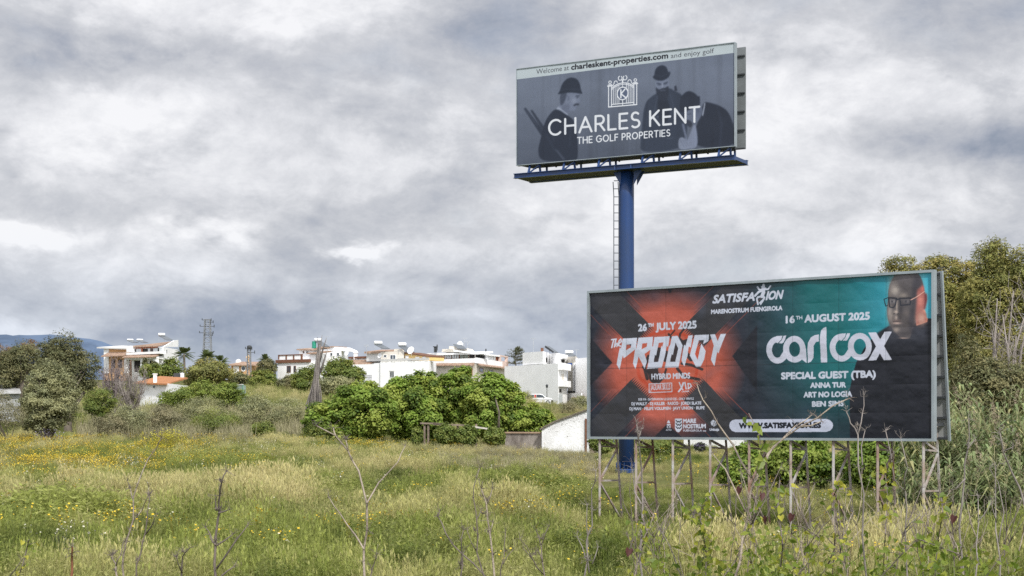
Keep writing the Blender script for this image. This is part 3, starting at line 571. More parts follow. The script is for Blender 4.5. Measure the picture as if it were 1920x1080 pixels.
    c.stroke(K([(1050, 358), (1076, 364)]), 2.4, (54, 62, 80), .9); c.stroke(K([(1096, 362), (1122, 350)]), 2.4, (54, 62, 80), .9); c.blob(950+1064/3.7234, 60+368/3.7234, 2.6, 1.4, (60, 68, 86), .8); c.blob(950+1110/3.7234, 60+362/3.7234, 2.6, 1.4, (60, 68, 86), .8); c.stroke(K([(1088, 360), (1086, 386)]), 2, (142, 150, 170), .8, 1.2)
    c.rpoly(K([(1015, 312), (1032, 306), (1036, 262), (1062, 236), (1092, 231), (1118, 245), (1128, 285), (1144, 272), (1140, 302), (1125, 322), (1090, 342), (1040, 338)]), d, 1, .5); c.stroke(K([(1036, 302), (1085, 308), (1130, 290)]), .9, (58, 66, 84), .8)
    c.poly(K([(1172, 410), (1170, 380), (1183, 372), (1192, 412)]), (44, 50, 66), 1, .5)
    # man bending over
    c.rpoly(K([(1370, 500), (1390, 486), (1480, 510), (1545, 550), (1582, 640), (1602, 720), (1602, 795), (1330, 814), (1300, 720), (1340, 620)]), (38, 45, 60), 1, .7); c.stroke(K([(1470, 515), (1500, 640), (1490, 790)]), 3, (52, 60, 78), .6, 3)
    c.rpoly(K([(1250, 555), (1330, 515), (1372, 530), (1355, 600), (1320, 640), (1282, 640), (1252, 615)]), (102, 111, 131), 1, .8); c.rpoly(K([(1320, 520), (1372, 530), (1350, 610), (1320, 600)]), (88, 97, 118), .8, 2)
    c.rpoly(K([(1206, 510), (1218, 445), (1265, 408), (1312, 425), (1340, 455), (1348, 440), (1352, 515), (1320, 522), (1250, 556), (1212, 566)]), (38, 45, 60), 1, .6); c.rpoly(K([(1250, 605), (1300, 628), (1292, 668), (1262, 660)]), (46, 52, 67), .9, .9); c.stroke(K([(1262, 575), (1285, 572)]), 1.6, (64, 72, 90), .8); c.blob(950+1335/3.7234, 60+545/3.7234, 2.4, 4, (72, 80, 100), .8)
    c.stroke(K([(1383, 498), (1368, 582)]), 2.0, (172, 180, 198)); c.rpoly(K([(1312, 632), (1330, 690), (1337, 812), (1250, 820), (1262, 760), (1288, 690)]), (126, 135, 158), 1, .8)
    c.poly(K([(1222, 640), (1238, 640), (1275, 800), (1260, 800)]), (106, 115, 137), .9, .7); c.rpoly(K([(1198, 742), (1232, 732), (1262, 760), (1284, 800), (1270, 818), (1198, 824)]), (128, 137, 158), 1, .7)
    for q_ in ([(1212, 752), (1240, 806)], [(1226, 748), (1258, 802)], [(1240, 748), (1272, 796)]): c.stroke(K(q_), .9, (88, 96, 117), .9)
    c.img += (rng.normal(size=c.img.shape[:2])*3.0)[..., None]; st = fbm(c.U*3.5, c.Z*.25, 8, 4); c.img *= (1-.16*np.clip(st-.5, 0, 1)*2)[..., None]
    for k in range(1, 6): c.blend(np.exp(-((c.U-UB.w*k/6)/.008)**2)*.10, (50, 58, 72))
    for ch in range(3): c.img[:, :, ch] = blur2(c.img[:, :, ch], 2.2)
    # pale band across the top
    c.poly([(960, 150.2), (1385, 98.2), (1385, 60), (960, 100)], (184, 195, 200), 1)
    ink = (40, 42, 50)
    c.text("Welcome at", (1006, 139.5), (1067, 131.5), 9.2, (66, 68, 76), .0); c.text("charleskent-properties.com", (1071, 131.6), (1253, 109.6), 10.5, ink, .05); c.text("and enjoy golf", (1258, 109.3), (1339, 99.5), 8.6, (66, 68, 76), .0)
    wh = (222, 226, 232)
    # gate emblem
    G = crop(950, 60, 3.7234); w = 1.7; X0, X1 = 710, 910; sl = -18/200.
    gy = lambda x, y: y+(x-710)*sl
    q = lambda pts: G([(x, gy(x, y)) for x, y in pts])
    S = lambda pts, ww=w: c.stroke(q(pts), ww, wh, 1, .6)
    for x in (712, 888): S([(x, 380), (x, 524), (x+20, 524), (x+20, 380)]); S([(x-6, 378), (x+26, 378)], 2.2); S([(x-2, 370), (x+22, 370)]); c.stroke(q(arc(x+10, 352, 9, 9, 0, 360)), 1.5, wh)
    S([(712, 524), (908, 524)], 2); S([(735, 508), (888, 508)])
    top = [(735, 395), (755, 378), (780, 368), (810, 364), (840, 368), (865, 378), (886, 395)]; S(top); S([(x, y+10) for x, y in top], 1.2)
    for x in (745, 758, 771, 784, 836, 849, 862, 875): S([(x, np.interp(x, [p[0] for p in top], [p[1] for p in top])), (x, 508)], 1.2)
    S([(810, 364), (810, 395)], 1.2); S([(810, 482), (810, 524)], 1.4); c.stroke(q(arc(810, 438, 38, 44, 0, 360)), 1.9, wh); c.poly(q(arc(810, 438, 33, 39, 0, 360)), (84, 95, 120), .9)
    S([(798, 412), (798, 466)], 2.4); S([(826, 410), (799, 440), (830, 468)], 2.4)
    for sx in (-1, 1):
        c.stroke(q(arc(810+sx*17, 330, 13, 15, 90-sx*20, 90-sx*20+300*(1 if sx > 0 else -1) * -1)), 1.6, wh); S([(810+sx*4, 340), (810, 364)]); c.stroke(q(arc(810+sx*48, 358, 11, 11, 0, 200)), 1.5, wh); S([(810+sx*60, 362), (810+sx*68, 378)], 1.4)
    # name in thin geometric capitals, each letter built of strokes
    def caps(s, p0, p1, h, wd, gap=.30, sp=.62):
        gl = {'C': (.92, [arc(.5, .5, .5, .5, 45, 315)]), 'H': (.78, [[(0, 0), (0, 1)], [(.78, 0), (.78, 1)], [(0, .52), (.78, .52)]]), 'A': (.92, [[(0, 0), (.46, 1), (.92, 0)], [(.17, .33), (.75, .33)]]), 'R': (.66, [[(0, 0), (0, 1), (.3, 1)]+arc(.34, .73, .28, .27, -90, 90)+[(0, .46)], [(.3, .46), (.66, 0)]]),
              'L': (.55, [[(0, 1), (0, 0), (.55, 0)]]), 'E': (.58, [[(.58, 1), (0, 1), (0, 0), (.58, 0)], [(0, .52), (.52, .52)]]), 'S': (.62, [arc(.31, .75, .27, .25, -40, -270)+arc(.31, .25, .3, .25, -90, 140)]), 'K': (.7, [[(0, 0), (0, 1)], [(.66, 1), (.02, .45)], [(.2, .6), (.7, 0)]]), 'N': (.8, [[(0, 0), (0, 1), (.8, 0), (.8, 1)]]),
              'T': (.74, [[(0, 1), (.74, 1)], [(.37, 1), (.37, 0)]]), 'G': (.95, [arc(.5, .5, .5, .5, -45, -355)+[(.6, .5)]]), 'O': (1.0, [arc(.5, .5, .5, .5, 0, 360)]), 'F': (.54, [[(.54, 1), (0, 1), (0, 0)], [(0, .52), (.48, .52)]]), 'P': (.6, [[(0, 0), (0, 1), (.3, 1)]+arc(.32, .72, .28, .28, -90, 90)+[(0, .44)]]), 'I': (0, [[(0, 0), (0, 1)]])}
        W_ = sum((gl[ch][0]+gap) if ch != ' ' else sp for ch in s)-gap; x = 0
        k = np.array(p1, float)-np.array(p0, float)
        for ch in s:
            if ch == ' ': x += sp; continue
            wd_, st = gl[ch]
            for pl_ in st:
                pp = []
                for (a, b) in pl_:
                    t_ = (x+a)/W_; pp.append((p0[0]+k[0]*t_, p0[1]+k[1]*t_-b*h*(1+.0*t_)))
                c.stroke(pp, wd, wh, 1, .7)
            x += wd_+gap
    caps("CHARLES KENT", (1029.5, 253.5), (1311, 227.5), 27.5, 4.0, .31, .5)
    caps("THE GOLF PROPERTIES", (1083, 269.5), (1256, 254.5), 11.6, 2.0, .36, .5)
    return c
highb = thing('billboard', 'tall billboard on blue mast with grey golf property poster', 'billboard', (4.57, 63.85, float(ground_z(4.57, 63.85))))
ph = paint_high()
ph.sheet('poster', .0, 1.32, highb, .55, lambda U, Z: .03*(fbm(U*.7, Z*.8, 5, 3)-.5), .3)
mb = MB(); mb.prism([UB.at(0, 0, -.03)[:2], UB.at(UB.w, 0, -.03)[:2], UB.at(UB.w, 0, -.20)[:2], UB.at(0, 0, -.20)[:2]], UB.z0, UB.z1)
mb.build('front_panel', STEEL, highb)
mb = MB(); e_ = .018
for (u0, u1, z0, z1) in ((0, UB.w, UB.z0, UB.z0+.025), (0, UB.w, UB.z1-.025, UB.z1), (0, .025, UB.z0+.025, UB.z1-.025), (UB.w-.025, UB.w, UB.z0+.025, UB.z1-.025)):
    mb.prism([UB.at(u0, 0, .04)[:2], UB.at(u1, 0, .04)[:2], UB.at(u1, 0, -.028)[:2], UB.at(u0, 0, -.028)[:2]], z0, z1)
mb.build('edge_trim', STEEL, highb)
bo = -1.15
mb = MB(); mb.prism([UB.at(.1, 0, bo)[:2], UB.at(UB.w-.02, 0, bo)[:2], UB.at(UB.w-.02, 0, bo-.06)[:2], UB.at(.1, 0, bo-.06)[:2]], UB.z0+.08, UB.z1+.06); mb.build('rear_panel', mat('dull_grey_sheet', (.17, .185, .19), .6, .15, 1.2), highb)
mb = MB()
for k in range(6): z = UB.z0+.1+k*.72; mb.bar(UB.at(.1, z, bo+.04), UB.at(UB.w-.03, z, bo+.04), .06, .05)
for k in range(10): u = .3+k*(UB.w-.9)/9; mb.bar(UB.at(u, UB.z0, bo+.045), UB.at(u, UB.z1-.1, bo+.045), .07)
mb.build('stiffening_ribs', DARK, highb)
mb = MB(); mb.prism([UB.at(.05, 0, -.21)[:2], UB.at(UB.w-.1, 0, -.21)[:2], UB.at(UB.w-.4, 0, bo+.08)[:2], UB.at(.2, 0, bo+.08)[:2]], UB.z0+.02, UB.z0+.10); mb.build('underside_plate', DARK, highb)
# carrying beam
bz1, bz0 = 12.14, 11.95
mb = MB()
for o_ in (.10, -1.28):
    a, b = -.05, UB.w+.02
    mb.bar(UB.at(a, (bz0+bz1)/2, o_), UB.at(b, (bz0+bz1)/2, o_), .03, bz1-bz0-.04)
    for z in (bz1-.01, bz0+.01): mb.bar(UB.at(a, z, o_), UB.at(b, z, o_), .20, .02)
for u in (-.03, UB.w+.0): mb.bar(UB.at(u, (bz0+bz1)/2, .085), UB.at(u, (bz0+bz1)/2, -1.265), .03, bz1-bz0-.06)
mb.build('beam', BLUE, highb)
mb = MB(); mb.prism([UB.at(0, 0, -.01)[:2], UB.at(UB.w-.03, 0, -.01)[:2], UB.at(UB.w-.03, 0, -1.17)[:2], UB.at(0, 0, -1.17)[:2]], bz0+.03, bz0+.06); mb.build('walkway_floor', DARK, highb)
for px in (1000, 1065, 1131, 1213, 1284, 1357):
    u = UB.uz(px, 300)[0]; mb = MB(); d = .20
    mb.bar(UB.at(u-d, bz1, .06), UB.at(u-d, UB.z0-.004, -.10), .07); mb.bar(UB.at(u+d, bz1, -.25), UB.at(u+d, UB.z0-.004, -.16), .07); mb.bar(UB.at(u-d, bz1+.03, -.05), UB.at(u+d, UB.z0-.03, -.12), .05)
    mb.build('bracket', BLUE, highb); mb = MB(); mb.bar(UB.at(u, bz1, -1.2), UB.at(u, UB.z0+.07, bo-.03), .07); mb.build('rear_strut', BLUE, highb)
px_, py_ = 4.57, 63.85; gz = float(ground_z(px_, py_))
mb = MB(); mb.lathe((px_, py_, 0), [(.31, gz-.2), (.305, 5), (.30, 11.0), (.30, bz0-.005)], 28); mb.build('mast', BLUE, highb, True)
mb = MB(); mb.lathe((px_, py_, gz), [(.46, -.1), (.46, .12), (.43, .15), (.33, .16)], 24)
for k in range(10): a = 2*math.pi*k/10; mb.bar((px_+.31*math.cos(a), py_+.31*math.sin(a), gz+.16), (px_+.42*math.cos(a), py_+.42*math.sin(a), gz+.16), .02, .5)
mb.build('mast_foot', BLUE, highb)
for sgn in (-1, 1):
    for o_ in (-.3, -.6): 
        mb = MB()
        u = UB.w*.51; c0 = UB.at(u+sgn*.28, 0, o_); c1 = UB.at(u+sgn*.62, 0, o_)
        mb.extrude([(c0[0], c0[1], bz0-.55), (c0[0], c0[1], bz0-.01), (c1[0], c1[1], bz0-.01)], (*(UB.n*-.03), 0)); mb.build('gusset', BLUE, highb)
for du in (-.35, .35): mb = MB(); mb.bar(UB.at(u+du, bz0+.02, .13), UB.at(u+du, bz1-.02, .13), .09, .06); mb.build('beam_stiffener', BLUE, highb)
mb = MB(); lx = px_-.40; ly = py_-.05
for s_ in (-.11, .09): mb.tube([(lx+s_, ly, gz+1.2), (lx+s_, ly, 11.0), (lx+s_-.03, ly, 11.55)], .019, 5)
for k in range(34): z = gz+1.4+k*.32; mb.tube([(lx-.11, ly, z), (lx+.09, ly, z)], .017, 5)
for k in range(7): z = gz+2+k*1.6; mb.tube([(lx+.09, ly, z), (px_-.29, ly, z)], .014, 5)
mb.build('ladder', mat('ladder_steel', (.10, .11, .13), .6, .2, 2), highb)
# ------------------------------------------------------------------ vegetation
def unit(v): return v/(np.linalg.norm(v, axis=-1, keepdims=True)+1e-9)
def leaf_obj(name, pos, nrm, L, W, tint, m, parent=None, fold=.18, origin=None):
    n = len(pos); t = unit(np.cross(nrm, rng.normal(size=(n, 3)))); b = np.cross(nrm, t)
    L = (np.ones(n)*L)[:, None]*rng.uniform(.7, 1.3, (n, 1)); W = (np.ones(n)*W)[:, None]*rng.uniform(.75, 1.25, (n, 1))
    v = np.stack([pos-t*L/2, pos+b*W/2+nrm*W*fold, pos+t*L/2-nrm*L*.08, pos-b*W/2+nrm*W*fold], 1).reshape(-1, 3)
    return link_mesh(name, v, np.arange(4*n).reshape(n, 4), m, parent, False, np.repeat(tint, 4, 0), origin)
def clumps_in(ells, nc, cr, shell=.55, flip=False):
    vol = np.array([e[1][0]*e[1][1]*e[1][2] for e in ells])**.75; k = np.maximum(2, (vol/vol.sum()*nc).astype(int)); cs = []; rs = []; inn = []
    for (c, r), n in zip(ells, k):
        d = unit(rng.normal(size=(n, 3))); d[:, 2] = np.where((d[:, 2] < -.35) & flip, -d[:, 2], d[:, 2]); q = shell+(1-shell)*rng.random((n, 1))**.6
        cs.append(np.array(c)+d*np.array(r)*q*(1-cr*.6)); rs.append(np.mean(r)*cr*rng.uniform(.55, 1.25, n)); inn.append(d)
    return np.concatenate(cs), np.concatenate(rs), np.concatenate(inn)
def foliage(name, ells, nc, nl, cr, L, W, m, parent, yellow=.1, up=.5, shell=.55, squash=.75, vary=.45, hang=0.0, edge=.5, fill=.35, flip=False):
    nc = int(nc*1.7)
    cc, cr_, cd = clumps_in(ells, nc, cr, shell, flip)
    w = cr_**2; idx = rng.choice(len(cc), nl, p=w/w.sum())
    d = unit(rng.normal(size=(nl, 3))); d[:, 2] = np.where((d[:, 2] < -.2) & (rng.random(nl) < .6), -d[:, 2], d[:, 2]); q = rng.random((nl, 1))**edge
    pos = cc[idx]+d*q*cr_[idx][:, None]*np.array((1.1, 1.1, squash))
    vol = np.array([e[1][0]*e[1][1]*e[1][2] for e in ells])**.7; ei = rng.choice(len(ells), nl, p=vol/vol.sum()); ec = np.array([e[0] for e in ells])[ei]; er = np.array([e[1] for e in ells])[ei]
    fd = unit(rng.normal(size=(nl, 3))); fr = rng.random((nl, 1))**.45*(.70+.42*fbm(fd[:, :1]*2.6+ei[:, None]*7, fd[:, 2:]*2.6+fd[:, 1:2]*2, 5, 3)); isf = rng.random(nl) < fill
    pos = np.where(isf[:, None], ec+fd*fr*er, pos); cdd = np.where(isf[:, None], fd, cd[idx])
    if hang: pos[:, 2] -= hang*rng.random(nl)*cr_[idx]
    nrm = unit(d*.55*(~isf)[:, None]+cdd*.5+np.array((0, 0, up))+rng.normal(size=(nl, 3))*.45)
    ct = rng.random(len(cc)); tint = np.zeros((nl, 3)); tint[:, 0] = np.clip(.5+(ct[idx]-.5)*vary*1.4+rng.normal(size=nl)*.22, 0, 1); cy = rng.random(len(cc))
    tint[:, 1] = np.clip((cy[idx] > .6)*yellow*1.3+rng.random(nl)*yellow, 0, 1)
    leaf_obj(name, pos, nrm, L, W, tint, m, parent)
    return cc, cr_
BARK = mat('grey_bark', (.16, .135, .11), .9, .3, 6, bump=.5, bscale=20, stretch=(1, 1, .3))
def limbs(name, base, tips, r0, parent, m=BARK, fork=.35, bend=.12, seg=6):
    base = np.array(base, float); mb = MB(); top = np.mean(tips, 0); f = base+(top-base)*fork
    mb.tube([base-(0, 0, .3), base+(f-base)*.5+rng.normal(size=3)*bend*r0*2, f], [r0*1.15, r0*.9, r0*.75], 8)
    for t in tips:
        mid = f+(t-f)*.5+rng.normal(size=3)*bend*np.linalg.norm(t-f); mid[2] += .06*np.linalg.norm(t-f)
        mb.tube([f-(f-base)*.06, f+(mid-f)*.55, mid, t], [r0*.55, r0*.42, r0*.3, r0*.08], 5)
    return mb.build(name, m, parent, True)
def ell(px0, py0, px1, py1, Y, dy=0, ry=None):
    c = P((px0+px1)/2, (py0+py1)/2, Y+dy); rx = (px1-px0)/2/F*Y; rz = (py1-py0)/2/F*Y; return (c, (rx, ry or rx*.85, rz))
def tree(name, label, cat, px, Y, boxes, m, nc=40, nl=9000, cr=.34, L=.12, W=.05, r0=.18, tips=10, group=None, fork=.35, bark=BARK, trunk=True, **kw):
    x = XY(px, Y); loc = (x[0], x[1], float(ground_z(*x))); t = thing(name, label, cat, loc, group)
    ells = [ell(*b[:4], Y, *(b[4:])) for b in boxes]
    cc, cr_ = foliage('foliage' if 'shrub' in name or 'bush' in name or 'hedge' in name else 'crown', ells, nc, nl, cr, L, W, m, t, **kw)
    if trunk:
        k = rng.choice(len(cc), min(tips, len(cc)), replace=False); limbs('stems' if 'shrub' in name or 'bush' in name or 'hedge' in name else 'trunk', loc, [cc[i] for i in k], r0, t, bark, fork)
    return t
OLIVE = leafmat('olive_leaf', (.085, .10, .05), (.38, .40, .22), (.42, .40, .19))
DEEP = leafmat('deep_green_leaf', (.04, .052, .024), (.20, .215, .10), (.27, .24, .11))
FIG = leafmat('fig_leaf', (.055, .115, .016), (.235, .36, .058), (.37, .43, .09), .4)
MID = leafmat('green_leaf', (.05, .085, .018), (.19, .26, .06), (.30, .31, .07))
PALEG = leafmat('pale_green_leaf', (.08, .13, .02), (.26, .34, .07), (.36, .40, .09), .35)
TAMA = leafmat('feathery_olive_leaf', (.08, .10, .028), (.30, .32, .095), (.42, .36, .12))
SCRUB = leafmat('grey_scrub_leaf', (.10, .105, .055), (.30, .29, .17), (.36, .31, .18), .3)
REDD = leafmat('russet_leaf', (.14, .08, .035), (.28, .18, .10), (.30, .20, .09))
REED = leafmat('reed_leaf', (.05, .085, .028), (.26, .35, .15), (.46, .43, .20), .3)
TWIG = mat('grey_twig', (.25, .22, .20), .9, .25, 9); TWIGV = mat('mauve_grey_twig', (.20, .165, .165), .9, .25, 9)

# ---- distant and middle trees from left to right
tree('tree', 'broad dark evergreen tree, tallest at far left behind the pale olive', 'tree', 128, 106, [(60, 640, 170, 745), (82, 614, 158, 700), (120, 650, 197, 745), (62, 628, 120, 700)], DEEP, 80, 26000, .30, .16, .06, .3, 14, group='dark evergreen trees at far left', yellow=.25)
tree('tree', 'dark evergreen tree at the left picture edge above the metal shed', 'tree', 40, 112, [(-30, 650, 60, 740), (10, 634, 85, 720)], DEEP, 60, 18000, .32, .16, .06, .26, 12, group='dark evergreen trees at far left', yellow=.3)
tree('tree', 'rust brown thinning tree behind the dark evergreens at far left', 'tree', 10, 150, [(-40, 640, 34, 700), (36, 634, 80, 670)], REDD, 40, 9000, .3, .16, .06, .22, 10, yellow=.4)
tree('olive_tree', 'rounded grey green olive tree standing alone at the field edge on the left', 'tree', 92, 88, [(30, 705, 152, 815), (48, 668, 138, 770), (38, 690, 100, 780), (90, 690, 156, 790), (30, 760, 120, 818)], OLIVE, 120, 34000, .24, .16, .045, .2, 14, yellow=.3, fork=.12, vary=.7)
def bare_tree(label, px, Y, py0, w, mt, n=26, seed=1):
    x = XY(px, Y); g = float(ground_z(*x)); t = thing('bare_tree', label, 'tree', (x[0], x[1], g), 'leafless trees on the left'); h = zof(py0, Y)-g; mb = MB(); tw = MB()
    mb.tube([(x[0], x[1], g-.2), (x[0]+.1, x[1], g+h*.3), (x[0]-.1, x[1], g+h*.5)], [.14, .11, .07], 6)
    for i in range(n):
        a = rng.random()*6.28; z0 = g+h*rng.uniform(.15, .5); p0 = np.array((x[0], x[1], z0)); d = np.array((math.cos(a)*w*rng.uniform(.4, 1), math.sin(a)*w*.7, h*rng.uniform(.3, .55))); p1 = p0+d*.5+rng.normal(size=3)*.15; p2 = p0+d
        mb.tube([p0, p1, p2], [.05, .03, .012], 4)
        for k in range(16):
            s = p0+(p2-p0)*rng.uniform(.3, 1); e = s+(rng.normal(size=3)*np.array((.35, .3, .4))+np.array((0, 0, .35)))*h*.16; tw.tube([s, (s+e)/2+rng.normal(size=3)*.05, e], [.014, .011, .005], 3)
            for j in range(3): q = s+(e-s)*rng.uniform(.3, 1); e2 = q+(rng.normal(size=3)*.4+np.array((0, 0, .3)))*h*.08; tw.tube([q, e2], [.008, .004], 3)
    mb.build('trunk', mt, t, True); tw.build('twigs', mt, t)
bare_tree('leafless mauve grey tree just right of the big dark evergreen', 212, 118, 672, 1.3, TWIGV)
bare_tree('leafless grey tree in front of the orange tiled roof', 247, 112, 684, 1.2, TWIG)
FD = 'shrubs of the scrub belt behind the flower meadow'
shr = [('grey leafless looking shrub left of the olive tree at picture edge', 20, 86, [(-40, 740, 55, 818), (-20, 725, 30, 800)], SCRUB, 6000, .09), ('dark green shrub just right of the olive tree', 185, 100, [(150, 722, 225, 785), (160, 735, 215, 795)], MID, 7000, .13),
       ('low brownish shrub between olive tree and flower meadow', 205, 92, [(165, 775, 250, 818)], SCRUB, 4500, .09), ('low dark olive shrub at the meadow edge below the bare trees', 240, 93, [(195, 758, 285, 816)], OLIVE, 7000, .10), ('grey green shrub below the orange tiled roof', 300, 96, [(255, 762, 350, 812), (280, 752, 335, 800)], SCRUB, 8000, .1),
       ('bright green fig shrub with loose top right of the orange tiled roof', 360, 140, [(300, 722, 390, 770), (352, 706, 410, 760), (290, 730, 330, 768)], PALEG, 9000, .22), ('pale green fig shrub beside the green container', 425, 146, [(395, 712, 452, 768), (430, 726, 470, 770)], PALEG, 7000, .22), ('grey olive shrub left of the dead trunk, middle of scrub belt', 480, 104, [(425, 740, 535, 812), (450, 730, 510, 790)], OLIVE, 10000, .11),
       ('dark grey green shrub under the bright fig shrub', 380, 108, [(320, 738, 430, 806)], OLIVE, 9000, .1), ('low green shrub at the meadow edge, centre of scrub belt', 410, 98, [(350, 765, 460, 815)], MID, 7000, .1), ('small green shrub at foot of the grey olive shrub', 495, 94, [(465, 788, 520, 822)], MID, 3500, .11),
       ('grey shrub just left of the dead trunk foot', 545, 108, [(505, 738, 580, 806)], OLIVE, 5000, .1), ('small green bush at left foot of the central fig', 590, 92, [(560, 790, 640, 836)], MID, 5000, .12), ('brown dry bush on the slope below the white car', 1075, 200, [(1040, 752, 1100, 784)], SCRUB, 3500, .16), ('green bush on slope beside the low wall of the white house', 1090, 240, [(1066, 740, 1112, 765)], OLIVE, 3500, .18),
       ('small dark bush behind the white car rear', 984, 268, [(972, 730, 1000, 765)], OLIVE, 2500, .2)]
for lab, px, Y, bx, m, nl, Ls in shr: tree('shrub', lab, 'shrub', px, Y, bx, m, 26, nl, .34, Ls, Ls*.4, .05, 8, group=FD, yellow=.35, vary=.7, fork=.1)
GT = 'green trees in front of the town'
for lab, px, Y, bx, m, nl, Ls in [('light green tree in front of the two storey white house', 285, 300, [(256, 680, 322, 714), (300, 668, 348, 712)], MID, 8000, .4), ('dark narrow cypress like tree before the arcade of the white house', 285, 320, [(266, 668, 278, 700), (280, 676, 300, 700)], DEEP, 3500, .4), ('broad olive green tree below the palms', 390, 280, [(335, 678, 445, 725), (360, 668, 420, 705), (335, 690, 380, 726)], TAMA, 12000, .38),
       ('rounded dark tree with yellow green top, right of the palms', 492, 270, [(462, 690, 525, 738), (470, 702, 520, 738)], MID, 8000, .36), ('dark green tree behind the rounded one, left of the brown parapet', 500, 330, [(478, 672, 522, 712)], DEEP, 5000, .4), ('dark hedge like tree below the house with brown parapet', 545, 250, [(515, 702, 580, 738), (530, 698, 560, 726)], DEEP, 6000, .3),
       ('green tree just left of the dead trunk', 560, 235, [(540, 690, 606, 738), (566, 680, 604, 720)], MID, 8000, .3), ('large fresh green tree right of the dead trunk before white houses', 640, 232, [(596, 676, 682, 728), (606, 666, 664, 712), (640, 684, 690, 724)], MID, 15000, .34), ('grey green low tree at foot of the large fresh green tree', 610, 215, [(580, 705, 680, 745)], OLIVE, 8000, .26), ('dark tree right of the peach house', 460, 300, [(425, 696, 470, 728)], DEEP, 5000, .36)]:
    tree('tree', lab, 'tree', px, Y, bx, m, 34, nl, .32, Ls, Ls*.5, .25, 8, group=GT, yellow=.35, vary=.8)

# ---- fig thicket in the centre
FG = 'fig trees in the middle of the field'
for lab, px, Y, bx, nl in [('left fig tree with big light green leaves beside the dead trunk', 665, 93, [(562, 745, 690, 838), (610, 712, 750, 830), (575, 770, 660, 842)], 17000), ('middle fig tree rising behind the wooden pergola', 800, 97, [(690, 704, 860, 832), (750, 690, 840, 780), (810, 683, 920, 800), (700, 715, 770, 800)], 24000), ('right fig tree sloping down to the white shed', 930, 96, [(860, 690, 965, 830), (900, 706, 988, 832), (945, 756, 1046, 834)], 18000)]:
    tree('fig_tree', lab, 'tree', px, Y, bx, FIG, 130, int(nl*2.6), .24, .20, .13, .2, 12, group=FG, yellow=.5, up=.75, vary=1.1, fork=.12, squash=.85, fill=.16, shell=.60)

# ---- right edge: tall feathery trees and thicket
TG = 'tall trees behind the low billboard'
tree('tree', 'tall yellow olive tree showing above right corner of the low billboard', 'tree', 1735, 70, [(1640, 472, 1740, 570), (1650, 500, 1810, 680), (1716, 466, 1810, 570), (1680, 600, 1830, 790), (1760, 520, 1850, 700), (1766, 474, 1850, 600)], TAMA, 190, 100000, .25, .14, .045, .26, 18, group=TG, yellow=.55, vary=.9, hang=.5, shell=.35)
tree('tree', 'tallest dark olive tree at the right picture edge', 'tree', 1862, 66, [(1818, 436, 1905, 530), (1790, 490, 1930, 650), (1866, 445, 1970, 620), (1780, 600, 1980, 770)], TAMA, 200, 100000, .24, .14, .045, .28, 20, group=TG, yellow=.3, vary=.9, hang=.5, shell=.35)
tree('tree', 'low dark green tree under the tall ones behind the reeds', 'tree', 1840, 60, [(1770, 660, 1960, 800), (1780, 620, 1850, 720)], DEEP, 70, 20000, .26, .14, .05, .2, 12, group=TG, yellow=.4)
def dead_crown(label, px, Y, base_py, tips, mt):
    x = XY(px, Y); g = float(ground_z(*x)); t = thing('bare_tree', label, 'tree', (x[0], x[1], g)); mb = MB(); tw = MB(); f = np.array((x[0], x[1], g+2.2)); mb.tube([(x[0], x[1], g-.2), f], [.16, .12], 7)
    for (a, b) in tips:
        e = P(a, b, Y+rng.normal()*.6); m_ = f+(e-f)*.5+rng.normal(size=3)*.25; mb.tube([f, m_, e], [.08, .05, .02], 5)
        for k in range(9):
            s = m_+(e-m_)*rng.uniform(-.2, 1); q = s+(rng.normal(size=3)*.6+(e-f)*.10+np.array((.2, 0, .2))); tw.tube([s, (s+q)/2+rng.normal(size=3)*.06, q], [.016, .011, .005], 3)
            for j in range(4): w_ = s+(q-s)*rng.uniform(.3, 1); tw.tube([w_, w_+rng.normal(size=3)*.3+np.array((.1, 0, .12))], [.007, .004], 3)
    mb.build('trunk', mt, t, True); tw.build('twigs', mt, t)
dead_crown('leafless grey tree among the tall olive trees at right', 1900, 62, 800, [(1870, 560), (1900, 545), (1925, 580), (1860, 620), (1905, 630), (1880, 590), (1940, 550)], TWIG)
BH = 'green bushes behind the legs of the low billboard'
for lab, px, Y, bx, nl in [('leftmost bright green bush behind the billboard legs', 1390, 44, [(1340, 848, 1440, 932), (1370, 830, 1430, 900)], 11000), ('middle bright green bush behind the billboard legs', 1500, 45, [(1420, 826, 1580, 925), (1450, 800, 1560, 880)], 15000), ('right hand bright green bush behind the billboard legs', 1640, 44, [(1560, 826, 1720, 920), (1600, 800, 1700, 880)], 15000), ('dark green bush beside the reeds under the billboard end', 1740, 42, [(1690, 826, 1790, 930)], 9000)]:
    tree('bush', lab, 'bush', px, Y, bx, FIG if 'bright' in lab else MID, 60, nl, .25, .12, .075, .05, 8, group=BH, yellow=.35, vary=.9, fork=.1)
tree('bush', 'small dark bush beside the blue mast foot and shed', 'bush', 1125, 80, [(1100, 815, 1160, 850)], MID, 20, 4000, .3, .14, .06, .05, 5, yellow=.2)
tree('bush', 'dark bush under the low billboard right of the blue mast', 'bush', 1215, 84, [(1188, 826, 1290, 856)], MID, 20, 5000, .3, .14, .06, .05, 5, yellow=.3)

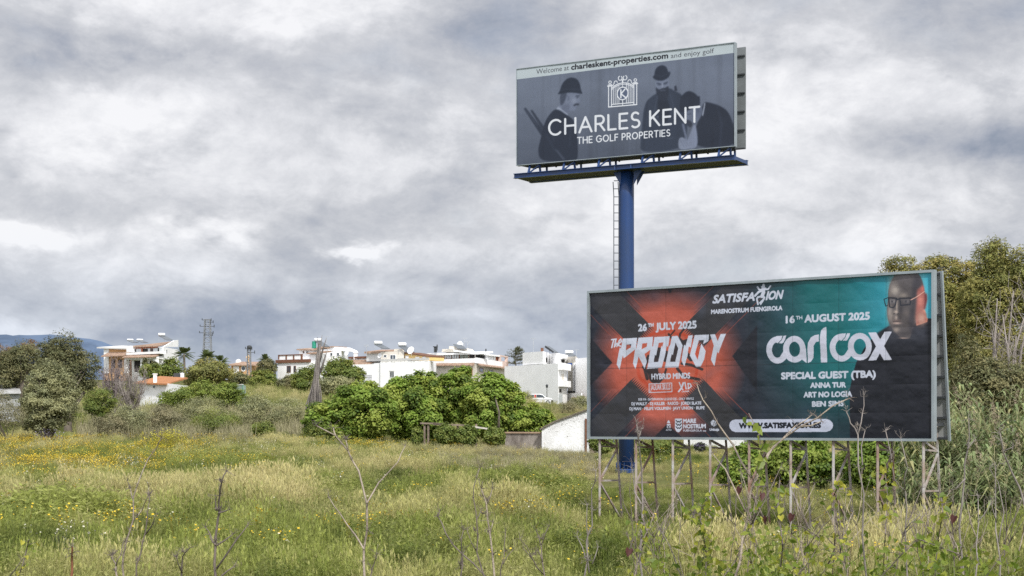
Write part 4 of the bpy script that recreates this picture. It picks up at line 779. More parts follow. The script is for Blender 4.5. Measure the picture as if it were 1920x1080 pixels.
# ---- cane reeds: each clump fans out from its own root
def reed_clump(label, px, Y, n, h, lean, spread):
    x = XY(px, Y); g = float(ground_z(*x)); t = thing('reed_clump', label, 'reeds', (x[0], x[1], g), 'cane reeds at the right edge'); st = MB(); pos = []; V = []; T = []; pl = []
    for i in range(n):
        b = np.array((x[0]+rng.normal()*spread*.55, x[1]+rng.normal()*spread*.5, g-.1)); hh = h*rng.uniform(.55, 1.08); d = np.array((lean+rng.normal()*.16, rng.normal()*.14, 1.0)); 
        pts = [b+np.array((d[0]*hh*f*(.35+.65*f), d[1]*hh*f*(.35+.65*f), hh*f*(1-.06*f))) for f in (0, .25, .5, .75, 1)]; st.tube(pts, [.013, .012, .010, .008, .004], 4)
        nl = 17; tv = rng.random()
        for k in range(nl):
            f = .14+.86*k/nl; j = min(3, int(f*4)); p = pts[j]+(pts[j+1]-pts[j])*(f*4-j); a = rng.random()*6.28; Lf = rng.uniform(.36, .70)*(1.05-.35*f); w = rng.uniform(.018, .034); dr = np.array((math.cos(a), math.sin(a), 0)); sd_ = np.array((-dr[1], dr[0], 0))
            q1 = p+dr*Lf*.4+np.array((0, 0, Lf*.34)); q2 = p+dr*Lf*.95+np.array((0, 0, Lf*rng.uniform(-.15, .3)))
            V += [p-sd_*w*.5, p+sd_*w*.5, q1+sd_*w, q1-sd_*w, q1-sd_*w, q1+sd_*w, q2+sd_*.002, q2-sd_*.002]; tt = np.clip(.45+(tv-.5)*.6+rng.normal()*.2, 0, 1); T += [(tt, rng.random()*.35+(.5 if rng.random() < .12 else 0), 0)]*8
        if rng.random() < .10: pl.append((pts[-1], unit(pts[-1]-pts[-2])))
    st.build('canes', mat('cane_stem', (.30, .28, .16), .8, .2, 4), t); V = np.array(V); link_mesh('leaves', V, np.arange(len(V)).reshape(-1, 4), REED, t, False, np.array(T))
    for p, d in pl:
        k = 60; f = rng.random((k, 1)); pp = p+d*f*.38+rng.normal(size=(k, 3))*.035*(1-f*.6); leaf_obj('plume', pp, unit(rng.normal(size=pp.shape)), .07, .012, np.tile((.6, .5, 0), (len(pp), 1)), leafmat('plume', (.34, .26, .18), (.48, .40, .30)), t)
for a in [('clump of cane reeds right beside the low billboard end', 1790, 34, 70, 2.5, -.10, .9), ('tall clump of cane reeds with plumes leaning left', 1832, 37, 80, 3.0, -.22, 1.0), ('clump of cane reeds at the right picture edge', 1900, 33, 80, 2.5, .06, 1.0), ('short front clump of cane reeds on the grass edge', 1850, 30, 60, 1.7, .10, .9), ('clump of cane reeds far back at the right edge', 1930, 40, 60, 3.0, .02, 1.1), ('low clump of cane reeds under the billboard end', 1770, 31.5, 40, 1.5, .05, .7)]: reed_clump(*a)

# ---- palms
def palm(label, px, Y, py_top, crown_r, nf=40, trunk=True, group='palms behind the trees'):
    x = XY(px, Y); g = float(ground_z(*x)); zt = zof(py_top, Y); t = thing('palm_tree', label, 'palm', (x[0], x[1], g), group); mb = MB()
    mb.tube([(x[0], x[1], g-.3), (x[0]+.1, x[1], (g+zt)/2), (x[0], x[1], zt)], [.30, .24, .22], 8); mb.build('trunk', BARK, t, True); V = []; T = []
    for i in range(nf):
        a = 6.283*i/nf+rng.normal()*.1; el = rng.uniform(-.5, 1.35); r_ = crown_r*rng.uniform(.8, 1.1); d = np.array((math.cos(a)*math.cos(el), math.sin(a)*math.cos(el), math.sin(el))); s_ = np.array((-math.sin(a), math.cos(a), 0)); p0 = np.array((x[0], x[1], zt)); tt = rng.random()
        for k in range(14):
            f = .25+.75*k/13; p = p0+d*r_*f+np.array((0, 0, -.28*r_*f*f)); 
            for sg in (-1, 1):
                e = p+s_*sg*r_*.30*(1-abs(f-.55))+d*r_*.16+np.array((0, 0, -.10*r_)); V += [p-d*.05, p+d*.05, e+d*.02, e-d*.02]; T += [(np.clip(tt*.7+rng.random()*.3, 0, 1), rng.random()*.3, 0)]*4
    V = np.array(V); link_mesh('fronds', V, np.arange(len(V)).reshape(-1, 4), leafmat('palm_frond', (.03, .05, .015), (.12, .17, .05), (.2, .19, .08)), t, False, np.array(T))
palm('leftmost palm beside the gable of the two storey white house', 345, 330, 664, 2.2); palm('middle palm with broad crown below the lattice mast', 388, 320, 672, 2.3); palm('right palm leaning over the olive green tree', 414, 325, 680, 2.1); palm('small palm left of the house with brown parapet', 497, 345, 676, 1.8, 30)
# ---- norfolk pine
x = XY(967, 350); g = float(ground_z(*x)); t = thing('pine_tree', 'dark tiered pine rising behind the white flat roofed house', 'tree', (x[0], x[1], g)); mb = MB(); mb.tube([(x[0], x[1], g), (x[0], x[1], zof(654, 350))], [.25, .06], 6); pos = []
for z_, r_ in ((656, .9), (660, 1.6), (665, 2.0), (670, 2.4), (676, 2.6), (682, 2.8)):
    for k in range(7):
        a = rng.random()*6.28; p0 = np.array((x[0], x[1], zof(z_, 350))); e = p0+np.array((math.cos(a)*r_, math.sin(a)*r_, .45)); mb.tube([p0, (p0+e)/2-(0, 0, .08), e], [.06, .05, .02], 4); f = rng.random((60, 1))**.6; pos.append(p0+(e-p0)*f+rng.normal(size=(60, 3))*.16)
mb.build('trunk', BARK, t); pos = np.concatenate(pos); leaf_obj('crown', pos, unit(rng.normal(size=pos.shape)), .3, .09, np.tile((.3, .1, 0), (len(pos), 1)), DEEP, t)
# ---- dead trunk wrapped in dry creeper stems
x = XY(592, 102); g = float(ground_z(*x)); t = thing('dead_tree', 'tall grey dead tree trunk, splintered at top, left of the figs', 'dead tree', (x[0], x[1], g)); mb = MB(); q = lambda a, b, d=0: P(a, b, 102+d)
DW = mat('weathered_dead_wood', (.25, .225, .205), .95, .3, 5, bump=1.0, bscale=14, stretch=(2, 2, .25), col2=(.11, .098, .09))
for k in range(80):
    f = rng.random(); x0 = 570+30*f+rng.normal(); ty = rng.choice([rng.uniform(728, 748), rng.uniform(640, 728)]); ax = 585+(800-ty)*.082; W_ = lambda y_: np.interp(y_, [630, 690, 725, 745, 800], [2, 5, 9, 20, 26]); tx = ax+(f-.5)*W_(ty)+rng.normal()*1.2; d = rng.normal()*.26; my = (805+ty)/2; mx_ = 585+(800-my)*.082+(f-.5)*W_(my)+rng.normal()*.8; mb.tube([q(x0, 806, d), q(mx_, my, d*.7), q(tx, ty, d*.3)], [.035, .045, .012], 4)
mb.tube([q(584, 808), q(589, 740), q(597, 690), q(600, 650)], [.42, .24, .12, .04], 9); mb.build('trunk', DW, t, True); mb = MB()
for a in ([(597, 690), (600, 655), (604, 628)], [(598, 680), (607, 650), (612, 634)], [(596, 690), (597, 650), (595, 632)], [(600, 700), (609, 672), (614, 655)], [(578, 800), (574, 760), (580, 738)], [(600, 780), (602, 740), (600, 720)], [(590, 720), (603, 690), (608, 670)]): mb.tube([q(*p) for p in a], [.09, .05, .012], 5)
mb.build('splintered_branches', DW, t, True)

# ------------------------------------------------------------------ meadow (grass, weeds and flowers that nobody could count)
def hidden(name): c = bpy.data.collections.new(name); return c
def tuft(coll, name, m, nb, h, spread, w, lean=.5, kind='blade', cut=None):
    V = []; Fc = []; bv = []
    def q(vs, b):
        n = len(V); V.extend(vs); Fc.append(tuple(range(n, n+len(vs)))); bv.extend([b]*len(vs))
    for i in range(nb):
        a = random.random()*6.28; r_ = spread*math.sqrt(random.random()); b = np.array((math.cos(a)*r_, math.sin(a)*r_, -.03)); hh = h*random.uniform(.5, 1.15); a2 = random.random()*6.28; l = lean*random.uniform(.2, 1)*hh; d = np.array((math.cos(a2)*l, math.sin(a2)*l, 0)); s_ = np.array((-math.sin(a2), math.cos(a2), 0))*w*random.uniform(.6, 1.3); g_ = random.uniform(.65, 1.35)
        m1 = b+d*.3+np.array((0, 0, hh*.6)); tp = b+d+np.array((0, 0, hh*(1-.2*lean)))
        q([b-s_, b+s_, m1+s_*.8, m1-s_*.8], g_*.8); q([m1-s_*.8, m1+s_*.8, tp], g_)  # blade foot darker than its tip: depth shading put into the colour
        if kind == 'seed' and random.random() < .55:
            for k in range(3):
                p = tp+(m1-tp)*random.uniform(0, .25); u = np.array((random.gauss(0, 1), random.gauss(0, 1), random.gauss(0, .5)))*.005; v_ = np.array((random.gauss(0, .3), random.gauss(0, .3), 1))*.03; q([p-u, p+v_, p+u, p-v_], g_*1.15)
        if kind == 'leafy':
            for k in range(7):
                p = b+(tp-b)*random.uniform(.25, 1); n_ = unit(np.array((random.gauss(0, 1), random.gauss(0, 1), random.gauss(.6, .6)))); t_ = unit(np.cross(n_, (random.random(), .3, .7))); b_ = np.cross(n_, t_); q([p, p+t_*.03+b_*.010, p+t_*.065, p+t_*.03-b_*.010], random.uniform(.6, 1.3))
    me = bpy.data.meshes.new(name); me.from_pydata([tuple(map(float, v)) for v in V], [], Fc); at = me.attributes.new('bv', 'FLOAT', 'POINT'); at.data.foreach_set('value', np.array(bv, np.float32)); me.materials.append(m); o = bpy.data.objects.new(name, me); coll.objects.link(o); return o
def blossom(coll, name, m, n, h, spread, size, tall=.25):
    V = []; Fc = []; bv = []
    for i in range(n):
        a = random.random()*6.28; r_ = spread*math.sqrt(random.random()); c = np.array((math.cos(a)*r_, math.sin(a)*r_, h+random.uniform(-tall, tall)*h)); n_ = unit(np.array((random.gauss(0, .5), random.gauss(-.3, .5), 1))); t_ = unit(np.cross(n_, (1, .2, 0))); b_ = np.cross(n_, t_); k0 = len(V); s_ = size*random.uniform(.7, 1.3)
        for j in range(6): V.append(c+(t_*math.cos(j*1.047)+b_*math.sin(j*1.047))*s_/2+n_*.004*(j % 2))
        Fc.append(tuple(range(k0, k0+6))); bv.extend([random.uniform(.75, 1.2)]*6)
        k0 = len(V); V += [c, c+np.array((.003, 0, 0)), np.array((c[0]*.6, c[1]*.6, 0))]; Fc.append((k0, k0+1, k0+2)); bv.extend([.25]*3)
    me = bpy.data.meshes.new(name); me.from_pydata([tuple(map(float, v)) for v in V], [], Fc); at = me.attributes.new('bv', 'FLOAT', 'POINT'); at.data.foreach_set('value', np.array(bv, np.float32)); me.materials.append(m); o = bpy.data.objects.new(name, me); coll.objects.link(o); return o
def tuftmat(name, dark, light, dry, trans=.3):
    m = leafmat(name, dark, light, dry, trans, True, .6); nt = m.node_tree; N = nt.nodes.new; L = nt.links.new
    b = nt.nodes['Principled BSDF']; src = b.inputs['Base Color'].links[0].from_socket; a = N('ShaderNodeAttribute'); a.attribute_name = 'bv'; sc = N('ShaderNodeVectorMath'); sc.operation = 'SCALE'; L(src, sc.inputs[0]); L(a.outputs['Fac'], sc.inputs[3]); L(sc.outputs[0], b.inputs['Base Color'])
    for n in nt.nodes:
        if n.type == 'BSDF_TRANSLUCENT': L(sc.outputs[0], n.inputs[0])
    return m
def scatter(name, label_kind, coll, pts, rot, scl, idx, tint):
    me = bpy.data.meshes.new(name); me.vertices.add(len(pts)); me.vertices.foreach_set('co', pts.astype(np.float32).ravel())
    def at(n, t, d, k): a = me.attributes.new(n, t, 'POINT'); a.data.foreach_set(k, d)
    at('rot', 'FLOAT_VECTOR', rot.astype(np.float32).ravel(), 'vector'); at('scl', 'FLOAT', scl.astype(np.float32), 'value'); at('idx', 'INT', idx.astype(np.int32), 'value')
    c4 = np.ones((len(pts), 4), np.float32); c4[:, :3] = tint; at('tint', 'FLOAT_COLOR', c4.ravel(), 'color')
    o = bpy.data.objects.new(name, me); C.objects.link(o); o['kind'] = 'stuff'; o['label'] = label_kind[0]; o['category'] = label_kind[1]
    ng = bpy.data.node_groups.new('scatter_'+name, 'GeometryNodeTree'); ng.interface.new_socket('Geometry', in_out='INPUT', socket_type='NodeSocketGeometry'); ng.interface.new_socket('Geometry', in_out='OUTPUT', socket_type='NodeSocketGeometry')
    N = ng.nodes.new; L = ng.links.new; gi = N('NodeGroupInput'); go = N('NodeGroupOutput'); ip = N('GeometryNodeInstanceOnPoints'); ci = N('GeometryNodeCollectionInfo'); ci.inputs['Collection'].default_value = coll; ci.inputs['Separate Children'].default_value = True; ci.inputs['Reset Children'].default_value = True
    def na(n, t): a = N('GeometryNodeInputNamedAttribute'); a.data_type = t; a.inputs['Name'].default_value = n; return a.outputs['Attribute']
    L(gi.outputs[0], ip.inputs['Points']); L(ci.outputs[0], ip.inputs['Instance']); ip.inputs['Pick Instance'].default_value = True; L(na('idx', 'INT'), ip.inputs['Instance Index']); L(na('rot', 'FLOAT_VECTOR'), ip.inputs['Rotation']); L(na('scl', 'FLOAT'), ip.inputs['Scale']); L(ip.outputs[0], go.inputs[0])
    md = o.modifiers.new('scatter', 'NODES'); md.node_group = ng; return o
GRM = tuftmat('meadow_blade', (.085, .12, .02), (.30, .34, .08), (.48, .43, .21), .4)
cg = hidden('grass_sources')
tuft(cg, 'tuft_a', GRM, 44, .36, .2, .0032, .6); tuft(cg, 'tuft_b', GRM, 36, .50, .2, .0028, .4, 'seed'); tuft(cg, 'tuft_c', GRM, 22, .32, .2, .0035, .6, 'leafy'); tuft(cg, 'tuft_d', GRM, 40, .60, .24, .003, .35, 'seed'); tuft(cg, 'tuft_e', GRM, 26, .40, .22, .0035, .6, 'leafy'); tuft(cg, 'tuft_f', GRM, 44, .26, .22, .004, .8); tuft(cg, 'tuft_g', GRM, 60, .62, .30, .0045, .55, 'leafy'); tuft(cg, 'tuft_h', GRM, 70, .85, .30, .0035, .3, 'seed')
def patch(px, py, lst):
    s = np.zeros(len(px))
    for (a, b, sx, sy, k) in lst: s = s+k*np.exp(-((px-a)/sx)**2-((py-b)/sy)**2)
    return s
LUSH_SHADE = [(150, 985, 210, 20, 1), (40, 1000, 120, 18, .5), (610, 943, 70, 12, 1), (570, 913, 45, 10, .8), (640, 905, 30, 8, .5), (1030, 935, 120, 14, .9), (730, 940, 60, 10, .7), (480, 873, 110, 15, .8), (900, 905, 90, 14, .5), (1180, 920, 80, 20, .6), (760, 865, 90, 12, .5), (980, 890, 80, 10, .4), (1400, 1020, 260, 40, .55), (1750, 1000, 200, 40, .7), (360, 870, 70, 14, .5), (1090, 970, 60, 14, .5), (980, 985, 100, 14, .3), (840, 925, 40, 8, .5)]  # the patch left of the low billboard paints its shadow into the tint
DRY = [(110, 935, 170, 17, 1), (330, 955, 160, 20, .8), (500, 945, 80, 16, .8), (770, 908, 80, 10, .8), (880, 845, 170, 14, .6), (330, 852, 70, 14, .8), (1090, 880, 80, 22, .4), (690, 960, 60, 10, .6), (600, 1000, 120, 16, .5), (1010, 860, 90, 12, .6), (1050, 1010, 150, 22, .3), (1250, 950, 50, 16, .5), (420, 835, 90, 10, .5), (1060, 790, 70, 25, .9), (240, 905, 60, 8, .4), (650, 985, 40, 8, .5), (820, 985, 120, 16, .3)]
def field(n, y0, y1, margin=3.5, wide=.335):
    yy = np.sqrt(rng.random(n)*(y1*y1-y0*y0)+y0*y0); xx = (rng.random(n)*2-1)*(wide*yy+margin); return xx, yy
def clear(xx, yy):   # keep the grass out of the town and house plots
    return yy < 255
pts = []; scl = []; idx = []; tint = []
for n, y0, y1, s0 in ((66000, 16, 46, .80), (72000, 46, 105, .74), (32000, 105, 265, 1.6)):
    xx, yy = field(n, y0, y1); zz = ground_z(xx, yy); px = 960+F*xx/yy; py = HZ-F*(zz-EYE)/yy; n_ = len(xx)
    lush_shade = np.clip(patch(px, py, LUSH_SHADE), 0, 1); dry = np.clip(patch(px, py, DRY), 0, 1); f1 = fbm(xx*.22, yy*.09, 31, 4); f2 = fbm(xx*.9, yy*.4, 47, 3)
    d = np.clip(.235+(f1-.5)*2.2+(f2-.5)*1.9+dry*.55-lush_shade*.65, 0, 1); g_ = np.clip(.52+(f2-.5)*1.5+(fbm(xx*1.6, yy*1.1, 63, 2)-.5)*.9+lush_shade*.2+rng.normal(size=n_)*.13, 0, 1)
    r_ = rng.random(n_); k = np.where(d > .62, np.where(r_ < .55, 3, 1), np.where(lush_shade > .45, np.where(r_ < .5, 4, np.where(r_ < .8, 2, 0)), np.where(r_ < .3, 0, np.where(r_ < .55, 1, np.where(r_ < .75, 2, np.where(r_ < .88, 5, 4))))))
    f3 = fbm(xx*1.6, yy*1.1, 63, 2); f4 = fbm(xx*.55, yy*.3, 91, 3); sc = s0*rng.uniform(.6, 1.2, n_)*(1+.3*lush_shade+.25*(f1-.5))*np.clip(.5+1.7*(f3-.28)+1.2*(f4-.42), .35, 1.7)
    sc = sc*np.where((px > 1040) & (yy > 46), .62, 1)*np.where((px > 900) & (px < 1130) & (yy > 72) & (yy < 95), .55, 1)*np.where((px > 1120) & (px < 1400) & (yy > 46) & (yy < 66), .6, 1)*np.where((px > 1090) & (px < 1790) & (py > 890) & (yy > 24), .46, 1)
    wd = (fbm(xx*2.3, yy*1.9, 140, 2) > .70) & (rng.random(n_) < .30); k = np.where(wd, np.where(d > .5, 7, 6), k); sc = np.where(wd, np.minimum(sc, s0*1.05), sc); g_ = np.where(wd, g_-.25*(d < .5), g_)
    keep = (rng.random(n_) < np.where((px > 1000) & (py < 800), .45, 1))
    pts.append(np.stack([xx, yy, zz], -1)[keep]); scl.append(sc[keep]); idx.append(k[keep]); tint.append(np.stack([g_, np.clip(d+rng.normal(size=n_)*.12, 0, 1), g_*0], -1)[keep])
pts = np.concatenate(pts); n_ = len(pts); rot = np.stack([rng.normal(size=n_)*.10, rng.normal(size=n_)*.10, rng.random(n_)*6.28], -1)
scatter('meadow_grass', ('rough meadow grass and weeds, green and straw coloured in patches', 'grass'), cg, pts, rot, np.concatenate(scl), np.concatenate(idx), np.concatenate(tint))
# flowers
cf = hidden('flower_sources')
blossom(cf, 'flower_a', tuftmat('yellow_petal', (.60, .40, .02), (.76, .54, .04), (.70, .58, .08), .25), 7, .44, .2, .032); blossom(cf, 'flower_b', tuftmat('white_petal', (.62, .60, .46), (.78, .76, .62), (.7, .66, .42), .25), 8, .42, .16, .030); blossom(cf, 'flower_c', tuftmat('lemon_petal', (.55, .48, .03), (.65, .6, .06), (.6, .6, .1), .25), 30, .6, .28, .04, .6); blossom(cf, 'flower_d', tuftmat('violet_petal', (.26, .22, .36), (.36, .31, .48), (.3, .26, .4), .25), 30, .5, .3, .05, .6)
YF = [(60, 880, 150, 30, 1.2), (150, 835, 200, 16, 1), (40, 830, 120, 14, .8), (330, 1045, 140, 26, .8), (60, 1050, 80, 26, .25), (300, 870, 90, 14, .4), (620, 1040, 260, 30, .14), (500, 880, 120, 20, .16), (850, 1000, 200, 30, .13), (430, 825, 70, 8, .6), (690, 850, 60, 8, .5), (180, 900, 120, 14, .8)]
WF = [(40, 1045, 70, 22, .7), (240, 885, 26, 10, .6), (330, 815, 40, 5, .8), (160, 1000, 160, 30, .12), (490, 845, 30, 10, .6)]
xx, yy = field(150000, 17, 95); zz = ground_z(xx, yy); px = 960+F*xx/yy; py = HZ-F*(zz-EYE)/yy; cl = fbm(xx*.5, yy*.25, 77, 3)
wy = np.clip(patch(px, py, YF)*np.clip((cl-.36)*4, .05, 1.3), 0, 1)*.17+.005; ww = np.clip(patch(px, py, WF), 0, 1)*.10+.0012; r_ = rng.random(len(xx)); ky = r_ < wy; kw = (~ky) & (r_ < wy+ww)
sel = ky | kw; p = np.stack([xx, yy, zz], -1)[sel]; kk = np.where(ky[sel], 0, 1)
for (a, b, Y, n, k) in ((310, 838, 72, 34, 2), (84, 812, 84, 4, 3)):
    q = XY(a, Y)+rng.normal(size=(n, 2))*np.array((.45, .4)); p = np.concatenate([p, np.column_stack([q, ground_z(q[:, 0], q[:, 1])+rng.random(n)*.25])]); kk = np.concatenate([kk, np.full(n, k)])
n_ = len(p); scatter('wildflowers', ('yellow and white wildflowers scattered through the meadow', 'flowers'), cf, p, np.stack([np.zeros(n_), np.zeros(n_), rng.random(n_)*6.28], -1), rng.uniform(.8, 1.2, n_), kk, np.stack([rng.random(n_), rng.random(n_)*.3, np.zeros(n_)], -1))
# tall straw coloured grass in the scrub belt
cd_ = hidden('straw_sources'); STR = tuftmat('straw_blade', (.17, .17, .07), (.36, .34, .18), (.46, .41, .27), .3)
tuft(cd_, 'straw_a', STR, 26, 1.25, .35, .012, .35, 'seed'); tuft(cd_, 'straw_b', STR, 20, .9, .35, .012, .5, 'seed')
n = 3600; px = rng.uniform(150, 600, n); Y = rng.uniform(88, 150, n); k = fbm(px/40, Y/9, 12, 3) > .47; px, Y = px[k], Y[k]; n1 = 1500; px = np.concatenate([px, rng.uniform(820, 1110, n1), rng.uniform(700, 1000, 260)]); Y = np.concatenate([Y, rng.uniform(62, 84, n1), rng.uniform(84, 90, 260)]); xx = (px-960)/F*Y; p = np.column_stack([xx, Y, ground_z(xx, Y)]); n_ = len(p); sc = rng.uniform(.7, 1.15, n_)*np.where(Y > 90, 1, .42)
scatter('tall_straw_grass', ('tall dry straw grass in the scrub belt and before the pergola', 'grass'), cd_, p, np.stack([rng.normal(size=n_)*.12, rng.normal(size=n_)*.12, rng.random(n_)*6.28], -1), sc, rng.integers(0, 2, n_), np.stack([rng.random(n_), rng.random(n_)*.8, np.zeros(n_)], -1))
# ------------------------------------------------------------------ the town
WHITE = mat('white_render', (.86, .86, .86), .9, .05, .5, bump=.1, bscale=3); CREAM = mat('cream_render', (.66, .62, .55), .9, .06, .5); PEACH = mat('peach_render', (.66, .40, .20), .9, .08, .6); ORANGEW = mat('ochre_render', (.70, .47, .22), .9, .08, .6)
GREYW = mat('pale_grey_render', (.55, .55, .54), .9, .06, .6); TILE = mat('clay_roof_tile', (.50, .36, .27), .85, .2, 1.6, col2=(.30, .185, .125), bump=.8, wave=('DIAGONAL', 5)); TERRA = mat('terracotta_sheet', (.50, .22, .09), .85, .15, .8, col2=(.38, .17, .08), wave=('X', 8), bump=.5); BROWN = mat('brown_timber', (.16, .075, .045), .7, .2, 2); REDBR = mat('red_brown_timber', (.30, .10, .05), .7, .2, 2)
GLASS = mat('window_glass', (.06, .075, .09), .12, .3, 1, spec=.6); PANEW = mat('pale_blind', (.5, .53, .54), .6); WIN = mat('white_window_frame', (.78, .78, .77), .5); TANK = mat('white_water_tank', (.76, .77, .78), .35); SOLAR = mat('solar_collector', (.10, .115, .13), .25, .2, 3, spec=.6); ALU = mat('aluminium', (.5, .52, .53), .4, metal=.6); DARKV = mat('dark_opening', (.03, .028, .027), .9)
TOWN = 'houses of the town on the rise'
def house(label, px, Y, group=TOWN): x = XY(px, Y); return thing('house', label, 'house', (x[0], x[1], float(ground_z(*x))), group)
class Wall:      # a vertical wall plane from A to B (plan points); traced spans become real slabs on it
    def __init__(s, A, B): s.A = np.array(A, float); s.B = np.array(B, float); d = s.B-s.A; s.L = np.hypot(*d); s.e = d/s.L; s.n = np.array((s.e[1], -s.e[0]));  s.n = -s.n if s.n @ (s.A+s.B) > 0 else s.n
    def u(s, px): k = (px-960)/F; return (k*s.A[1]-s.A[0])/(s.e[0]-k*s.e[1])
    def p(s, u, o=0.): return s.A+s.e*u+s.n*o
    def z(s, px, py): return zof(py, s.p(s.u(px))[1])
    def slab(s, mb, x0, y0, x1, y1, o0, o1):
        u0, u1 = s.u(x0), s.u(x1); xm = (x0+x1)/2; za, zb = s.z(xm, y1), s.z(xm, y0)
        return mb.prism([s.p(u0, o0), s.p(u1, o0), s.p(u1, o1), s.p(u0, o1)], za, zb)
def block(name, m, L, B, Rr, ytop, parent, ybot=None, at=None):    # plan corners (px, Y): left end, near corner, right end
    A, Bc, Cc = XY(*L), XY(*B), XY(*Rr); D = A+Cc-Bc; zt = zof(ytop, B[1]); zb = float(min(ground_z(*A), ground_z(*Bc), ground_z(*Cc)))-.8 if ybot is None else zof(ybot, B[1])
    mb = MB(); mb.prism([A, Bc, Cc, D], zb, zt); o = mb.build(name, m, parent); return o, Wall(A, Bc), Wall(Bc, Cc), zt
def slabs(name, m, wall, spans, parent, o0=.05, o1=-.02):
    for sp in spans: mb = MB(); wall.slab(mb, *sp, o0, o1); o = mb.build(name, m, parent)
    return o
def window(wall, x0, y0, x1, y1, parent, frame=WIN, pane=GLASS, bars=1, name='window'):
    u0, u1 = wall.u(x0), wall.u(x1); xm = (x0+x1)/2; za, zb = wall.z(xm, y1), wall.z(xm, y0); w = .09; mb = MB(); b = lambda a, c, z0, z1: mb.prism([wall.p(a, .07), wall.p(c, .07), wall.p(c, -.02), wall.p(a, -.02)], z0, z1)
    b(u0, u1, za, za+w); b(u0, u1, zb-w, zb); b(u0, u0+w, za+w, zb-w); b(u1-w, u1, za+w, zb-w)
    for k in range(bars): um = u0+(u1-u0)*(k+1)/(bars+1); b(um-w*.35, um+w*.35, za+w, zb-w)
    f = mb.build(name, frame, parent); g = MB(); g.prism([wall.p(u0+w*.5, .03), wall.p(u1-w*.5, .03), wall.p(u1-w*.5, -.02), wall.p(u0+w*.5, -.02)], za+w*.5, zb-w*.5); g.build('pane', pane, f); return f
def roof(name, m, pts, parent, th=.18): mb = MB(); mb.extrude(pts, (0, 0, -th)); return mb.build(name, m, parent)
def pw(wall, px, py, o=0.): u = wall.u(px); q = wall.p(u, o); return np.array((q[0], q[1], zof(py, wall.p(u)[1])))
def solar(parent, px, py_tank, px2, py2, Y, r=.30, ln=1.5):
    a = P(px, py_tank, Y); ln = min(ln, 1.5); r = min(r, .32); b = P(px2, py2, Y-1.2); mb = MB(); d = np.array((.93, .37, 0)); mb.tube([a-d*ln/2, a-d*(ln/2-.06), a+d*(ln/2-.06), a+d*ln/2], [r*.8, r, r, r*.8], 14); t = mb.build('water_heater', TANK, parent, False)
    mb = MB(); q = [a-d*ln*.5-(0, 0, r*.8), a+d*ln*.5-(0, 0, r*.8), b+d*ln*.5, b-d*ln*.5]; mb.extrude(q, np.array((.0, .1, -.08))); mb.build('collector', SOLAR, t)
    mb = MB()
    for s in (-.4, .4): mb.bar(a+d*ln*s-(0, 0, r), (a+d*ln*s)*np.array((1, 1, 0))+np.array((0, 0, b[2]-.1)), .06); mb.bar(q[2]*0+a+d*ln*s-(0, 0, r), b+d*ln*s-(0, 0, .06), .05)
    mb.build('stand', ALU, t)
def antenna(parent, px, py0, py1, Y, dish=False):
    mb = MB(); a, b = P(px, py1, Y), P(px, py0, Y); mb.tube([a, b], .035, 5); mb.bar(b-(0, 0, .1)-(.5, .1, 0), b-(0, 0, .1)+(.5, .1, 0), .03)
    for k in range(5): q = b+np.array((-.4+.2*k, 0, -.1)); mb.bar(q-(0, .25, .0), q+(0, .25, 0), .02); mb.bar(q-(0, 0, .18), q+(0, 0, .18), .02)
    mb.build('antenna', ALU, parent)
def satdish(parent, px, py, Y, r):
    c = P(px, py, Y); n = unit(np.array((-.5, -.75, .35))); u = unit(np.cross(n, (0, 0, 1))); v = np.cross(u, n); V = [c-n*.12*r/.6]; k = 16
    for j in (1, 2): V += [c+(u*math.cos(i*2*math.pi/k)+v*math.sin(i*2*math.pi/k))*r*j/2-n*.12*(1-j*j/4) for i in range(k)]
    f = [(0, 1+i, 1+(i+1) % k) for i in range(k)]+[(1+i, 1+k+i, 1+k+(i+1) % k, 1+(i+1) % k) for i in range(k)]; mb = MB(); mb.add(V, f); mb.tube([c-n*.15, c-n*.3-(0, 0, r*1.2)], .04, 5); mb.bar(c-v*r, c+n*.5, .03); mb.build('satellite_dish', TANK, parent)

# far left orange arcaded house
h = house('orange arcaded house partly hidden left of the white balcony house', 215, 372)
_, wl, wr, zt = block('wall', PEACH, (196, 374), (242, 370), (262, 382), 651.5, h)
slabs('pillar', WHITE, wl, [(196, 651, 205, 700)], h, .25)
roof('roof', GREYW, [pw(wl, 186, 651, .8), pw(wl, 240, 653, .8), pw(wl, 240, 648, -5), pw(wl, 200, 646, -5)], h, .3); roof('tiled_skirt', TILE, [pw(wl, 202, 668.5, 2.2), pw(wl, 246, 667, 2.2), pw(wl, 246, 659.5, .05), pw(wl, 204, 660.5, .05)], h)
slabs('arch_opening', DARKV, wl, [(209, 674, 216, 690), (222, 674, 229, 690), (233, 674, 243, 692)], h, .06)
# two storey house with balcony
h = house('white two storey house with tiled roof, balcony and solar heaters, at left', 290, 362)
_, wl, wr, zt = block('wall', WHITE, (247, 365), (306.7, 358), (334.5, 372), 650.5, h)
mb = MB(); A = wr; zt_ = zof(650.5, 358); mb.extrude([np.array((*wr.p(0), zt_+.004)), np.array((*wr.p(wr.L), zof(650.5, 372)+.004)), np.array((*wr.p(wr.L), zof(637.6, 372))), np.array((*wr.p(wr.L*.72), zof(638.5, 368)))], (*(wr.n*-.3), 0)); mb.build('gable', WHITE, h)
zr = zof(638.6, 369); rA = np.array((*(wl.A+(wr.B-wr.A)*.85), zr)); rB = np.array((*(wl.B+(wr.B-wr.A)*.85), zr)); dn = -wl.n
roof('roof', TILE, [np.array((*wl.p(-1.0, .7), zof(649.5, 365))), np.array((*wl.p(wl.L*.93, .7), zof(648, 358.5))), np.array((*(rB-0*rB)[:2], zr)), np.array((*rA[:2], zr-.5))], h, .25)
